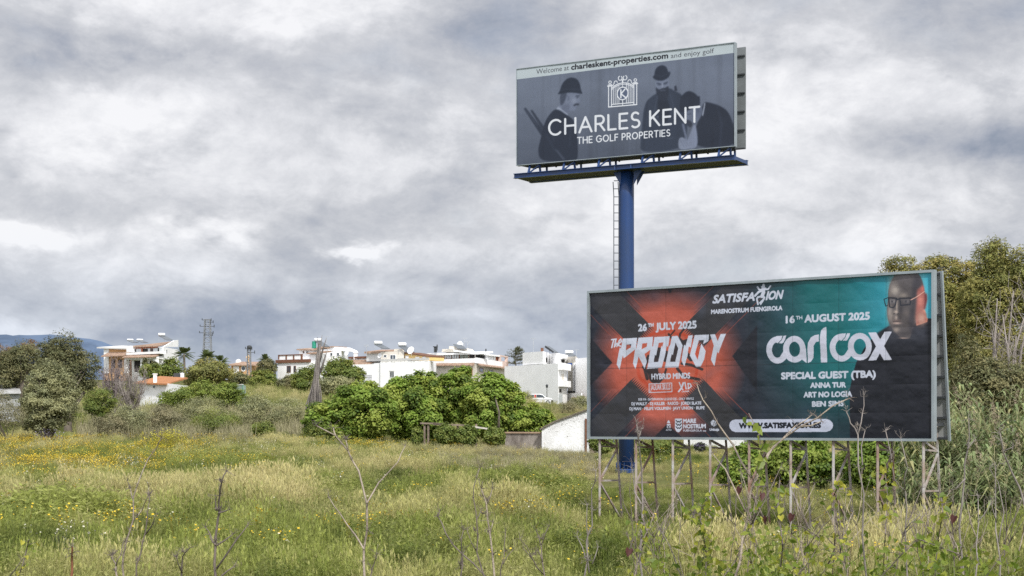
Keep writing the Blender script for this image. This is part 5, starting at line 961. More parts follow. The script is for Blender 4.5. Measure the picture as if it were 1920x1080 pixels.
slabs('recess', DARKV, wl, [(252, 653.5, 302, 660)], h, .03); slabs('loggia_wall', PANEW, wl, [(256, 653, 266, 660.2), (278, 653, 282, 660.2), (288, 653, 296, 660.2), (299, 652, 304, 660.2)], h, .08); slabs('red_beam', REDBR, wl, [(255, 650.6, 296, 653), (266, 653, 268.5, 660.4)], h, .22)
slabs('balcony', WHITE, wl, [(247, 660.4, 311, 664.8)], h, 1.6, .0); slabs('corner_pillar', WHITE, wl, [(247, 649, 253.5, 660.4)], h, 1.5, .0)
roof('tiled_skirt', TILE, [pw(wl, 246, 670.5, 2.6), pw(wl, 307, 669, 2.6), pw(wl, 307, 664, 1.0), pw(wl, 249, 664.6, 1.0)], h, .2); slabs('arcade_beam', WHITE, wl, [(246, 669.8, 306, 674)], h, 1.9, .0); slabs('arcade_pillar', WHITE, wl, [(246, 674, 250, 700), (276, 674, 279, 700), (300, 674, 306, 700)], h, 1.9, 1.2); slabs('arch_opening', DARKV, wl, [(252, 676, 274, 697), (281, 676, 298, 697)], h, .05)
window(wr, 311, 655, 313.5, 661, h, bars=0); window(wl, 283, 654, 288, 660.3, h, BROWN, bars=1)
solar(h, 303, 627, 319, 637.5, 366, .38, 2.6)
for px in (246, 264): solar(h, px-2, 637, px+8, 642, 366, .2, 1.4)
# low house with terracotta roof
h = house('low white house with bright orange tiled roof and white chimney', 300, 172)
_, wl, wr, zt = block('wall', WHITE, (262, 174), (316, 170), (352, 180), 719, h); q0, q1 = pw(wl, 258, 719, .5), pw(wl, 322, 720, .5)
roof('roof', TERRA, [pw(wl, 258, 717, .5), pw(wl, 318, 719.5, .5), np.array((*(wr.B), zof(708, 180))), np.array((*(wl.A+wr.B-wr.A), zof(704.5, 183)))], h, .15)
mb = MB(); c = P(291, 711, 172); mb.box(c, (.34, .34, 1.0)); mb.box(c+(0, 0, .55), (.46, .46, .1)); mb.build('chimney', WHITE, h); window(wl, 287, 722, 293, 729, h, bars=0)
mb = MB(); c = P(333, 706, 182); mb.box(c, (.75, .7, .75)); mb.build('flue_box', DARK, h); mb = MB(); c = P(341, 706, 182); mb.box(c, (.45, .5, .8)); mb.build('white_stack', WHITE, h)
# peach house
h = house('peach house with round window and small tiled roof right of the palms', 452, 420)
_, wl, wr, zt = block('wall', PEACH, (433.5, 421), (472, 418), (492, 430), 682.5, h); roof('roof', TILE, [pw(wl, 431, 683.5, .8), pw(wl, 487, 684, .8), pw(wl, 484, 677.5, -4), pw(wl, 436, 677, -4)], h, .3)
slabs('white_door', WHITE, wl, [(438, 686, 448.5, 702)], h, .12); mb = MB(); c = pw(wl, 457, 691, .0); k = 20; ring = [c+np.array((wl.e[0]*math.cos(i*.314), wl.e[1]*math.cos(i*.314), 0))*.78+np.array((0, 0, math.sin(i*.314)*.78)) for i in range(k)]; mb.extrude(ring, (*(wl.n*.12), 0)); f = mb.build('round_window', WIN, h); mb = MB(); ring = [c+(p-c)*.68+np.array((*(wl.n*.10), 0)) for p in ring]; mb.extrude(ring, (*(wl.n*.05), 0)); mb.build('pane', GLASS, f)
mb = MB(); c = P(465, 675, 422); mb.box(c, (.6, .6, 1.1)); mb.box(c+(0, 0, .75), (.9, .9, .3)); mb.lathe(c+(0, 0, .9), [(.35, 0), (.25, .35), (.05, .6)], 10); mb.build('chimney', ORANGEW, h); mb = MB(); c = P(447, 677, 424); mb.lathe(c, [(.75, -.5), (.72, 0), (.5, .35), (.1, .5)], 14); mb.build('dome', WHITE, h)
# house with brown parapet
h = house('white house with brown balustrade terrace left of the dead trunk', 550, 332)
_, wl, wr, zt = block('wall', WHITE, (520.5, 333), (582, 328), (604, 342), 679, h); slabs('brown_band', BROWN, wl, [(518.5, 674.2, 582, 680)], h, .35, -.2)
slabs('terrace_wall', WHITE, wl, [(523, 666.5, 566, 674)], h, .0, -.15); slabs('balustrade_post', BROWN, wl, [(522, 665.5, 523.8, 674), (536, 665.5, 538, 674), (550, 665.5, 552, 674), (564.5, 665.5, 566.5, 674)], h, .12, -.2); slabs('balustrade_rail', BROWN, wl, [(522, 664.6, 567, 666.3)], h, .14, -.22)
for x0, x1 in ((538, 545.5), (550.8, 555)): window(wl, x0, 686, x1, 698.5, h, BROWN, bars=1 if x1-x0 > 5 else 0)
_, wu, wv, zt = block('upper_wall', WHITE, (561, 335), (588, 332), (606, 344), 653.5, h, 676); roof('upper_roof', TILE, [pw(wu, 560, 654.6, .6), pw(wu, 590, 655, .6), pw(wu, 592, 650.4, -4), pw(wu, 563, 650.2, -4)], h, .25); window(wu, 568, 658.5, 570.5, 662.5, h, BROWN, bars=0); window(wu, 574, 658, 579, 662.5, h, bars=1)
_, wu, wv, zt = block('porch_wall', WHITE, (580, 331), (598, 329), (612, 338), 661.5, h); roof('porch_roof', TILE, [pw(wu, 578.5, 662, .6), pw(wu, 601, 661.5, .6), pw(wu, 601, 656.8, -3), pw(wu, 583, 657.5, -3)], h, .25)
mb = MB(); mb.tube([P(589, 653, 334), P(589, 640, 334)], .45, 12); mb.build('green_tank', mat('green_plastic', (.03, .25, .17), .45), h); solar(h, 596, 637, 612, 650, 334, .35, 2.2); antenna(h, 612, 630, 652, 335)
h = house('white gabled house directly behind the dead trunk', 622, 345)
_, wl, wr, zt = block('wall', WHITE, (600, 346), (640, 342), (652, 356), 658, h); mb = MB(); mb.extrude([pw(wl, 600.2, 657.9), pw(wl, 640, 657.9), pw(wl, 639.5, 656.5), pw(wl, 626, 650.5), pw(wl, 601, 652)], (*(wl.n*-5), 0)); mb.build('gable', WHITE, h); slabs('roof_edge', TILE, wl, [(603, 649.6, 626, 651.6)], h, .3, -4)
for x in (619, 631.5): window(wl, x, 661, x+5, 668, h, bars=0)
# jumble of low roofs
h = house('low cluster of whitewashed roofs and chimney between large tree and white houses', 668, 300)
_, wl, wr, zt = block('wall', WHITE, (640, 304), (690, 300), (712, 312), 672, h); slabs('flat_roof_edge', BROWN, wl, [(655, 668.5, 690, 672)], h, .3, -5); mb = MB(); c = P(667, 668, 302); mb.box(c, (.7, .7, 1.2)); mb.box(c+(0, 0, .7), (.95, .95, .2)); mb.build('chimney', WHITE, h); antenna(h, 645, 651, 672, 303); antenna(h, 687, 646, 672, 300); satdish(h, 650, 662, 303, .5)
roof('roof', TILE, [pw(wl, 658, 683, 3.0), pw(wl, 712, 682, 3.0), pw(wl, 712, 674.5, .1), pw(wl, 655, 674.5, .1)], h, .25)
_, wl, wr, zt = block('lower_wall', WHITE, (660, 296), (713, 292.5), (724, 303), 682.3, h); mb = MB()
for y in (703.5, 708, 713): wl.slab(mb, 681, y, 702, y+.5, .95, .9)
for x in np.arange(681, 703, 1.75): wl.slab(mb, x, 703.5, x+.35, 713, .95, .9)
mb.build('balcony_rail', DARK, h); slabs('balcony', GREYW, wl, [(680, 713, 703, 715)], h, 1.0, .0)
# white block with setback floors
h = house('long white block with two rooftop solar heaters and yellow penthouse', 760, 292)
_, wl, wr, zt = block('wall', WHITE, (713, 292), (804.5, 286), (818, 300), 675.8, h); slabs('terrace_parapet', GREYW, wl, [(713.5, 672.5, 804, 676.2)], h, .06, -.2); window(wl, 731, 696, 739.5, 708, h, bars=1); slabs('shutter_box', GREYW, wl, [(730.6, 694.6, 740, 696)], h, .12); window(wl, 776, 697, 786, 708, h, bars=1)
mb = MB()
for _ in range(26): x0 = rng.uniform(716, 800); y0 = 677+rng.random()*2.4; wl.slab(mb, x0, y0, x0+rng.uniform(1, 4), y0+rng.uniform(.3, 1), .004, -.02)
mb.build('peeling_patches', GREYW, h)
_, wu, wv, zt = block('left_penthouse', GREYW, (687, 297), (714, 295), (720, 303), 659, h, 677); roof('penthouse_roof', TILE, [pw(wu, 686, 659.5, .5), pw(wu, 732.5, 659, .5), pw(wu, 731, 653.6, -4), pw(wu, 689, 654, -4)], h, .35)
_, wu, wv, zt = block('middle_penthouse', CREAM, (714, 294), (757.5, 291.5), (764, 300), 658.6, h, 677); window(wu, 719, 665, 725.5, 670.5, h, bars=0); window(wu, 731.5, 665, 742.5, 675, h, bars=1)
slabs('chimney_stub', CREAM, wu, [(733, 653.8, 746, 658.4)], h, -1, -2)
wy_ = Wall(XY(757.6, 292), XY(804.5, 288)); mb = MB(); mb.extrude([pw(wy_, 757.7, 676), pw(wy_, 804.5, 676), pw(wy_, 804.5, 667.5), pw(wy_, 757.7, 660.5)], (*(wy_.n*-4), 0)); mb.build('yellow_penthouse', mat('yellow_render', (.72, .52, .22), .9, .06, .6), h); roof('sloping_roof', BROWN, [pw(wy_, 757.7, 660.3, .3), pw(wy_, 805, 667.3, .3), pw(wy_, 805, 667.0, -4.3), pw(wy_, 757.7, 660, -4.3)], h, .2); slabs('white_shutter', WHITE, wy_, [(760, 667, 766, 675.5), (779, 669, 786, 675.5), (792, 669, 799, 675.5)], h, .05)
mb = MB(); wl.slab(mb, 746, 671.0, 804, 671.5, .02, -.03)
for x in np.arange(746, 805, 8.2): wl.slab(mb, x, 671.5, x+.5, 673, .02, -.03)
mb.build('terrace_rail', ALU, h); solar(h, 709, 642.5, 724, 653.5, 294, .42, 2.2); solar(h, 754, 645.5, 770, 660, 292, .42, 2.0); satdish(h, 770, 656.5, 289, .75); antenna(h, 687, 648, 668, 296); satdish(h, 712, 666.5, 294, .5)
# terrace house with glazed top floor
h = house('cream house with glazed top floor and tiled eaves, behind the middle fig', 870, 302)
_, wl, wr, zt = block('wall', CREAM, (803, 306), (891.7, 298), (948, 322), 682, h); slabs('parapet', WHITE, wl, [(804, 673.2, 891.5, 681.5)], h, .25, -.1); slabs('parapet_return', WHITE, wr, [(892.2, 674.5, 940, 684.5)], h, .25, -.1)
roof('eaves', TILE, [pw(wl, 801, 685, .9), pw(wl, 895, 684, .9), pw(wl, 891, 680.6, .26), pw(wl, 804, 681, .26)], h, .18); roof('eaves_return', TILE, [pw(wr, 892, 684.5, .9), pw(wr, 948, 691, .9), pw(wr, 946, 688, .26), pw(wr, 893, 681.5, .26)], h, .18)
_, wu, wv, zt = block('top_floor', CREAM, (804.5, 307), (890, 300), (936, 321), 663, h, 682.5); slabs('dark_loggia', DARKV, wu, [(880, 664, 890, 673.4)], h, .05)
window(wu, 813, 667.5, 827.8, 673.5, h, BROWN, bars=2)
for x0, x1 in ((833, 847), (847.4, 861), (861.6, 879)): window(wu, x0, 662.8, x1, 673.4, h, BROWN, PANEW if x0 < 860 else mat('greenish_glass', (.22, .25, .22), .15), 1 if x0 > 860 else 2)
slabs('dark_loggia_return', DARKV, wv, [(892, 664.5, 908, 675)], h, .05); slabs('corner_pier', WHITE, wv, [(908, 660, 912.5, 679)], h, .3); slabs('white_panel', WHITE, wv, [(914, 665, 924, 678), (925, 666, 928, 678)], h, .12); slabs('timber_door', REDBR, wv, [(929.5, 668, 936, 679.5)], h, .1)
for nm, w_, p_ in (('roof_slab', wu, [(805, 663), (891, 661.5), (884, 654.8), (830, 658)]),): roof(nm, WHITE, [pw(w_, 803.5, 662.8, .5), pw(w_, 893, 661.2, .5), pw(w_, 893, 656.6, -5), pw(w_, 806, 659.4, -5)], h, .35)
roof('roof_slab_return', WHITE, [pw(wv, 889, 661.5, .6), pw(wv, 938, 667, .6), pw(wv, 938, 663.5, -4), pw(wv, 889, 655.6, -4)], h, .3)
mb = MB(); mb.extrude([P(828, 660, 305), P(879, 660, 303), P(873, 653, 303), P(852, 649.3, 304), P(842, 649.3, 304), P(842, 654.2, 304), P(829, 654.5, 305)], (1.2, 4, 0)); mb.build('stair_tower', CREAM, h); mb = MB(); mb.lathe(P(862.5, 647, 306), [(.55, -.7), (.62, -.2), (.62, .35), (.3, .6), (.3, .75)], 16); mb.build('water_tank', TANK, h); mb = MB(); mb.extrude([P(850, 645, 304), P(866, 646.5, 304), P(876, 654.5, 302.5), P(858, 653, 302.5)], (0, .1, -.1)); mb.build('solar_panel', SOLAR, h)
mb = MB(); c = P(816.5, 656, 305); mb.box(c, (.6, .6, 1.0)); mb.box(c+(0, 0, .6), (.9, .9, .14)); mb.tube([P(819.6, 657, 304), P(819.6, 646, 304)], .11, 8); mb.build('chimney', DARK, h); mb = MB(); mb.tube([P(911, 664, 303), P(911, 654, 303)], .13, 8); mb.build('flue', DARK, h); antenna(h, 871, 633.5, 655, 306); antenna(h, 877, 640, 656, 305)
mb = MB(); wp = Wall(XY(937, 319), XY(952, 326)); 
for s in [(937, 667, 952, 669.5), (937, 669.5, 939, 680), (949, 669.5, 951.5, 688), (941, 678, 952, 690)]: wp.slab(mb, *s, .1, -.3)
mb.build('pink_pergola', mat('pink_render', (.66, .50, .44), .9), h)
window(wr, 899, 690, 906, 698, h, BROWN, bars=0); window(wr, 917, 694, 924, 703, h, BROWN, bars=0); slabs('awning_opening', REDBR, wl, [(873, 690, 886, 704)], h, .05)
# big white flat roofed house
h = house('large white flat roofed house with blank wall beside the white car', 1005, 284)
_, wl, wr, zt = block('wall', WHITE, (946, 296), (1046.4, 280), (1063.5, 288), 681, h)
_, wu, wv, zt = block('stair_block', WHITE, (979.8, 291), (1018, 284.9), (1029.5, 291), 658.6, h, 682); window(wv, 1022.6, 670, 1026, 680, h, GREYW, DARKV, 0)
_, w2, w3, zt = block('top_floor', WHITE, (1029.6, 291), (1042.6, 286), (1064.5, 296), 661.3, h, 682); slabs('window_awning', GREYW, w3, [(1051, 672, 1059, 674)], h, .35, 0); window(w3, 1052, 674, 1058, 681, h, GREYW, DARKV, 0)
slabs('balcony', WHITE, wr, [(1047, 681.8, 1063, 694.2)], h, .75, .0); window(wr, 1052.5, 700.5, 1056.8, 713.5, h, CREAM, CREAM, 0); slabs('lower_balcony', WHITE, wr, [(1046.8, 714, 1062.5, 725.5)], h, .8, .0); slabs('balcony_bracket', GREYW, wr, [(1049, 725.5, 1062, 727)], h, .5, 0); window(wr, 1047.5, 728.5, 1052.3, 736.5, h, GREYW, DARKV, 0)
slabs('pale_door', PANEW, wr, [(1046.9, 739, 1054, 757)], h, .08)
mb = MB(); mb.extrude([P(1023.5, 648, 288), P(1031, 649.5, 288), P(1047, 661, 286), P(1039.5, 660, 286)], (.05, .1, -.12)); t_ = mb.build('solar_panel', SOLAR, h); mb = MB(); mb.tube([P(1023.2, 650, 288.6), P(1037, 659.5, 286.6)], .22, 8); mb.bar(P(1030, 654, 288), P(1030, 661, 288), .06); mb.build('stand', DARK, t_)
mb = MB(); c = P(1016.5, 656, 288); mb.box(c, (.5, .5, .7)); mb.build('chimney', BROWN, h); antenna(h, 1000, 634, 659, 290)
mb = MB(); wx = Wall(XY(1063, 287), XY(1076, 284)); wx.slab(mb, 1047, 737, 1078, 760, -1.2, -1.4); mb.build('garden_wall', WHITE, h)
h = house('white house with red tiled porch and blue barrels, half behind the low billboard', 1110, 290)
_, wl, wr, zt = block('wall', WHITE, (1079, 288), (1150, 276), (1170, 290), 666.8, h); _, w4, w5, _z = block('side_wing', CREAM, (1064.3, 293), (1079.3, 291), (1084, 300), 668, h); slabs('sunlit_strip', WHITE, w4, [(1077, 680, 1079.1, 733)], h, .4, .0)  # sunlit strip of wall put in as a separate white slab
for x in (1066.2, 1070.6): mb = MB(); mb.tube([P(x, 684.5, 290), P(x, 680.8, 290)], .2, 12); mb.build('blue_barrel', mat('blue_plastic', (.02, .08, .30), .4), h)
solar(h, 1067, 660, 1074, 667, 290, .36, 1.5)
roof('porch_roof', TILE, [pw(wl, 1079.5, 745.5, .9), pw(wl, 1099, 745.5, .9), pw(wl, 1098, 743, .1), pw(wl, 1081, 743, .1)], h, .15); slabs('porch_wall', WHITE, wl, [(1080, 745.8, 1098, 762)], h, .6, 0); slabs('hanging_pots', DARK, w4, [(1066, 733, 1073, 736.5), (1076, 733, 1079, 736)], h, .3, .05); antenna(h, 1081, 655, 668, 290)

# lattice mast, smaller mast with lamp head
def lattice(name, label, px, Y, py0, py1, w0, w1, arms, disc=None):
    x = XY(px, Y); t = thing(name, label, 'mast', (x[0], x[1], float(ground_z(*x)))); mb = MB(); z1, z0 = zof(py0, Y), float(ground_z(*x))-.5; n = 14; c = lambda f, i: np.array((x[0]+(w0+(w1-w0)*f)*(-1 if i in (0, 3) else 1)/2, x[1]+(w0+(w1-w0)*f)*(-1 if i in (0, 1) else 1)/2, z0+(z1-z0)*f))
    s = .12*Y/400
    for i in range(4):
        mb.bar(c(0, i), c(1, i), s*1.2)
        for k in range(n): a, b = k/n, (k+1)/n; mb.bar(c(a, i), c(b, (i+1) % 4), s*.6); mb.bar(c(b, i), c(b, (i+1) % 4), s*.6)
    mb.build('lattice', mat('mast_steel', (.23, .24, .25), .6, metal=.3), t); mb = MB()
    for py, l, r_ in arms: z = zof(py, Y); mb.bar((x[0]-l, x[1], z), (x[0]+r_, x[1], z), s); mb.bar((x[0]-l, x[1], z), (x[0]-l, x[1], z+.5), s*1.4); mb.bar((x[0]+r_, x[1], z-.3), (x[0]+r_, x[1], z+.5), s*1.4)
    mb.build('cross_arm', DARK, t)
    if disc: mb = MB(); mb.lathe(P(px+.5, disc, Y-.6), [(.1, -.5), (.55, -.35), (.62, 0), (.55, .35), (.1, .5)], 12); mb.build('floodlight', DARK, t)
    return t
lattice('lattice_mast', 'tall steel lattice mast above the palms', 389, 480, 599, 700, 3.0, 1.5, [(600, 1.6, 1.1), (604, .9, 1.7), (612, 2.2, 2.0), (624, 2.4, 1.7), (628, .8, 1.5)]); lattice('lattice_mast', 'short thin lattice mast with round head beside the peach house', 467, 400, 650, 706, 1.0, .7, [(661, .3, 1.4), (654, .9, .7)], 651)
# metal sheet shed, green container
x = XY(20, 110); t = thing('shed', 'grey corrugated metal shed roof at the left picture edge', 'shed', (x[0], x[1], float(ground_z(*x)))); wS = Wall(XY(-30, 110), XY(40, 111)); mb = MB(); mb.extrude([pw(wS, -30, 738, .4), pw(wS, 38, 736, .4), pw(wS, 46, 702, -5), pw(wS, -22, 700, -5)], (0, 0, -.08)); mb.build('roof', mat('corrugated_sheet', (.50, .50, .50), .5, .12, 1.2, wave=('X', 6), bump=.6), t); slabs('wall', SHEET, wS, [(-28, 738, 38, 790)], t, .0, -.2); slabs('ridge_cap', TANK, Wall(XY(-22, 115.4), XY(46, 116.4)), [(-24, 698.5, 47, 702)], t, .1, -.2)
x = XY(452, 165); t = thing('container', 'small pale green container between shrubs left of centre', 'container', (x[0], x[1], float(ground_z(*x)))); _, wl, wr, zt = block('body', mat('pale_green_sheet', (.34, .44, .38), .6, .1, 1), (440, 166), (456, 164), (461, 168), 721.5, t); slabs('corner_post', mat('green_paint', (.12, .28, .2), .5), wl, [(455, 721, 456, 738), (440, 721, 441, 738)], t, .05); slabs('top_rail', WHITE, wl, [(440, 720.6, 456, 722)], t, .06)

# white shed in the field with moss edged sloping gable, ruin wall, dark porch
x = XY(1060, 89); t = thing('shed', 'whitewashed shed with sloping mossy roof edge beside the low billboard', 'shed', (x[0], x[1], float(ground_z(*x)))); wS = Wall(XY(1015.5, 90.6), XY(1101, 89.8)); LIME = mat('lime_wash', (.80, .81, .82), .95, .10, 1.3, bump=.5, bscale=9, col2=(.62, .62, .62))
mb = MB(); mb.extrude([pw(wS, 1015.5, 862), pw(wS, 1100.5, 862), pw(wS, 1100.5, 770), pw(wS, 1040, 792), pw(wS, 1016, 804.5)], (*(wS.n*-6), 0)); mb.build('wall', LIME, t); mb = MB(); MOSS = mat('mossy_tile', (.16, .14, .11), .95, .3, 5, bump=.8)
mb.extrude([pw(wS, 1013, 806.5, .12), pw(wS, 1040, 792, .12), pw(wS, 1103, 769, .12), pw(wS, 1103, 766.5, .12), pw(wS, 1040, 789, .12), pw(wS, 1013, 803.5, .12)], (*(wS.n*-6.2), 0)); mb.build('roof', MOSS, t); slabs('corner_post', BROWN, wS, [(1097.5, 785, 1100.5, 862)], t, .10); 
sp_ = [np.array((rng.uniform(1018, 1098), 0)) for _ in range(60)]; mb = MB()
for q in sp_: yy_ = np.interp(q[0], [1016, 1040, 1100], [806, 794, 772])+abs(rng.normal())*8; wS.slab(mb, q[0], yy_, q[0]+rng.uniform(.4, 1.6), yy_+rng.uniform(.4, 1.5), .004, -.02)
mb.build('damp_spots', MOSS, t)
mb = MB(); w6 = Wall(XY(1101, 90.0), XY(1135, 90.1)); w6.slab(mb, 1102, 815, 1119, 862, -.3, -3); mb.build('brown_lean_to', mat('old_brown_wall', (.20, .16, .13), .95, .3, 2), t)
x = XY(980, 92); t = thing('ruin_wall', 'low crumbling stained wall between right fig tree and white shed', 'wall', (x[0], x[1], float(ground_z(*x)))); wR = Wall(XY(946, 92.4), XY(1015, 91.2)); mb = MB(); mb.extrude([pw(wR, 946, 852), pw(wR, 1015, 852), pw(wR, 1015, 812), pw(wR, 995, 813), pw(wR, 975, 811), pw(wR, 948, 812.5)], (*(wR.n*-.3), 0)); mb.build('wall', mat('stained_plaster', (.36, .32, .29), .95, .2, 2.2, col2=(.15, .125, .11), bump=.6, stretch=(1, 1, .4)), t); slabs('coping', mat('clay_coping', (.34, .24, .17), .9, .25, 4), wR, [(946, 809.8, 1015, 812.6)], t, .08, -.36)
# white low house behind the billboard legs
x = XY(1340, 100); t = house('long low white house seen between the legs of the low billboard', 1340, 100, None); _, wl, wr, zt = block('wall', WHITE, (1282, 101), (1392, 98), (1400, 104), 790, t); slabs('roof_edge', TILE, wl, [(1280, 787, 1394, 791)], t, .4, -6); window(wl, 1320, 800, 1332, 815, t, BROWN, bars=1)
t = thing('bush', 'violet flowering bush in front of the low white house behind the legs', 'bush', P(1312, 850, 90)); foliage('foliage', [ell(1300, 828, 1324, 850, 90)], 14, 1800, .4, .12, .07, leafmat('violet_flower', (.05, .05, .05), (.16, .11, .26), (.08, .10, .04)), t, yellow=.5)
# pergola overgrown by vine
x = XY(850, 88.5); PW = mat('old_timber', (.26, .21, .16), .9, .3, 4, bump=.5, col2=(.14, .11, .09)); t = thing('pergola', 'low wooden pergola of posts and beams in front of the middle fig', 'pergola', (x[0], x[1], float(ground_z(*x))))
for px in (796, 803, 858, 893): mb = MB(); q = P(px, 795, 88.5); mb.bar((q[0], q[1], float(ground_z(q[0], q[1]))-.2), (q[0], q[1], zof(795, 88.5)), .11); mb.build('post', PW, t)
for a, b, y0, y1 in ((788, 832, 793.5, 794.5), (886, 930, 800, 806), (812, 880, 795.5, 797.5)): mb = MB(); mb.bar(P(a, y0, 88.4), P(b, y1, 88.4), .13, .09); mb.build('beam', PW if a != 886 else mat('bleached_timber', (.5, .47, .42), .9), t)
t = thing('vine', 'dark green vine hanging over the wooden pergola', 'vine', (x[0]+.3, x[1]+.5, float(ground_z(x[0], x[1])))); foliage('foliage', [ell(770, 796, 795, 838, 87.9, 0, .5), ell(812, 790, 860, 836, 87.8, 0, .6), ell(846, 794, 900, 838, 87.8, 0, .6), ell(905, 798, 950, 836, 88, 0, .8)], 70, 18000, .3, .13, .09, MID, t, yellow=.25, up=.5, hang=.6)

# parked car
def car(label, px0, px1, Y, pyg):
    gx = XY((px0+px1)/2, Y); z0 = zof(pyg, Y); Lc = (px1-px0)/F*Y; t = thing('parked_car', label, 'car', (gx[0], gx[1], z0)); CAR = mat('white_car_paint', (.72, .73, .74), .25, .03, 1, spec=.6); BLK = mat('black_plastic', (.025, .025, .027), .5); s = Lc/4.4; o = np.array((gx[0]-Lc/2, gx[1]-.85, z0))
    q = lambda x, z, y=0.: o+np.array((x*s, y, z*s)); side = [(.05, .35), (.02, .75), (.10, 1.05), (.30, 1.5), (.55, 1.64), (2.3, 1.66), (2.75, 1.55), (3.35, 1.08), (4.05, .95), (4.32, .78), (4.38, .40), (4.2, .28), (.2, .28)]
    mb = MB(); mb.extrude([q(*p) for p in side], (0, 1.7, 0)); b = mb.build('body', CAR, t); bv = b.modifiers.new('bevel', 'BEVEL'); bv.width = .06; bv.segments = 2
    for poly, m_, nm in (([(.42, 1.08), (.52, 1.5), (1.35, 1.54), (1.35, 1.08)], GLASS, 'window'), ([(1.75, 1.08), (1.75, 1.54), (2.3, 1.54), (2.7, 1.46), (3.05, 1.10)], GLASS, 'window'), ([(1.42, 1.06), (1.42, 1.55), (1.70, 1.55), (1.70, 1.06)], mat('red_panel', (.45, .06, .04), .5), 'red_panel')): mb = MB(); mb.extrude([q(a, c_, -.03) for a, c_ in poly], (0, .06, 0)); mb.build(nm, m_, t)
    mb = MB(); mb.extrude([q(2.80, 1.52, .12), q(3.33, 1.11, .12), q(3.33, 1.11, 1.58), q(2.80, 1.52, 1.58)], (.03, 0, .03)); mb.build('windscreen', mat('windscreen_glass', (.24, .28, .28), .1, spec=.6), t)
    mb = MB(); mb.extrude([q(.03, .68, -.02), q(4.3, .70, -.02), q(4.3, .76, -.02), q(.03, .74, -.02)], (0, .05, 0)); mb.build('side_strip', BLK, t); mb = MB(); mb.extrude([q(3.95, .30, -.04), q(4.42, .30, -.04), q(4.42, .62, -.04), q(4.15, .70, -.04)], (0, 1.78, 0)); mb.build('bumper', BLK, t)
    for x_ in (.85, 3.55):
        for y_ in (-.04, 1.56): mb = MB(); c = q(x_, .32, y_); ring = [c+np.array((math.cos(i*.39)*.33*s, 0, math.sin(i*.39)*.33*s)) for i in range(16)]; mb.extrude(ring, (0, .2, 0)); w_ = mb.build('wheel', BLK, t); mb = MB(); ring = [c+(p-c)*.62-np.array((0, .02, 0)) for p in ring]; mb.extrude(ring, (0, .24, 0)); mb.build('rim', ALU, w_)
    mb = MB(); mb.box(q(4.28, .80, .15), (.14, .3, .14)); mb.build('headlight', TANK, t); mb = MB(); mb.box(q(4.28, .80, 1.5), (.14, .3, .14)); mb.build('headlight', TANK, t); mb = MB(); mb.box(q(2.95, 1.14, -.12), (.12, .16, .12)); mb.build('wing_mirror', BLK, t)
car('white estate car parked in front of the blank white wall', 985, 1037, 272, 758.3)
x = P(1025.5, 757, 279); t = thing('street_lamp', 'black lantern street lamp standing before the blank white wall', 'street lamp', x); mb = MB(); mb.lathe(x, [(.16, -.2), (.16, .25), (.09, .4), (.06, .5), (.055, 2.75)], 10); mb.build('post', DARK, t); mb = MB(); mb.lathe(x+(0, 0, 2.75), [(.07, 0), (.16, .08), (.22, .42), (.26, .44), (.14, .58), (.04, .68)], 8); mb.build('lantern', DARK, t)
# ------------------------------------------------------------------ dead stalks and climbing vines in the foreground
STALK = mat('dry_stalk', (.40, .34, .27), .85, .2, 12, col2=(.20, .165, .14), bump=.3, bscale=60); STALKD = mat('dark_dry_stalk', (.20, .165, .14), .9, .25, 12, col2=(.09, .075, .07)); STALKG = mat('grey_dry_stalk', (.28, .25, .23), .9, .2, 10, col2=(.16, .14, .13)); RUSTY = mat('russet_dock', (.16, .065, .035), .9, .3, 20)
HEART = leafmat('heart_leaf', (.10, .16, .018), (.24, .30, .05), (.46, .44, .06), .45, rough=.45); WINE = leafmat('wine_leaf', (.05, .015, .015), (.08, .025, .02), (.08, .025, .02), .05)
SG = 'dead stalks in the foreground'
def head(mb, p, r, n, rad=.0022):
    for k in range(n):
        d = unit(rng.normal(size=3)+np.array((0, 0, .9))); e = p+d*r*rng.uniform(.4, 1.1); m_ = (p+e)/2+rng.normal(size=3)*r*.12; mb.tube([p, m_, e], [rad*1.3, rad, rad*.6], 3)
        if rng.random() < .6: e2 = e+unit(rng.normal(size=3)+np.array((0, 0, .5)))*r*.3; mb.tube([e, e2], [rad*.9, rad*.5], 3)
def stalk(label, Y, lines, th, m=STALK, heads=(), group=SG, twigs=2):
    b = lines[0][0]; xb = (b[0]-960)/F*Y; g = float(ground_z(xb, Y)); t = thing('dead_stalk', label, 'stalk', (xb, Y, g), group); mb = MB(); tw = MB()
    for i, ln in enumerate(lines):
        dy = [rng.normal()*.10*(0 if k == 0 and i else 1) for k in range(len(ln))]; dy = np.cumsum(dy)*.5
        if i: dy = dy-dy[0]
        pts = [P(a, c, Y+d) for (a, c), d in zip(ln, dy)]
        # smooth the run a little with small kinks at the nodes
        q = []
        for a, c in zip(pts[:-1], pts[1:]): q += [a, a+(c-a)*.5+rng.normal(size=3)*.006*np.linalg.norm(c-a)*6]
        q.append(pts[-1]); w = th*Y/F/2*(1.0 if i == 0 else .72); n = len(q)
        if i == 0 and ln[0][1] > 1000: q = [np.array((xb, Y, g-.05))]+q; n += 1
        mb.tube(q, [w*(1.1-.62*k/(n-1)) for k in range(n)], 6)
        for k in range(2, n-1, 2):
            if rng.random() < .75: head(tw, q[k], th*.011*Y/8*rng.uniform(.5, 1.2), 4+twigs, w*.22)
        head(tw, q[-1], .05*Y/8, 8, w*.2)
    for (a, c, r_) in heads: head(tw, P(a, c, Y), r_*Y/F, 16, th*Y/F*.11)
    mb.build('stem', m, t, True); tw.build('twigs', STALKD if m is not STALKG else STALKG, t); return t
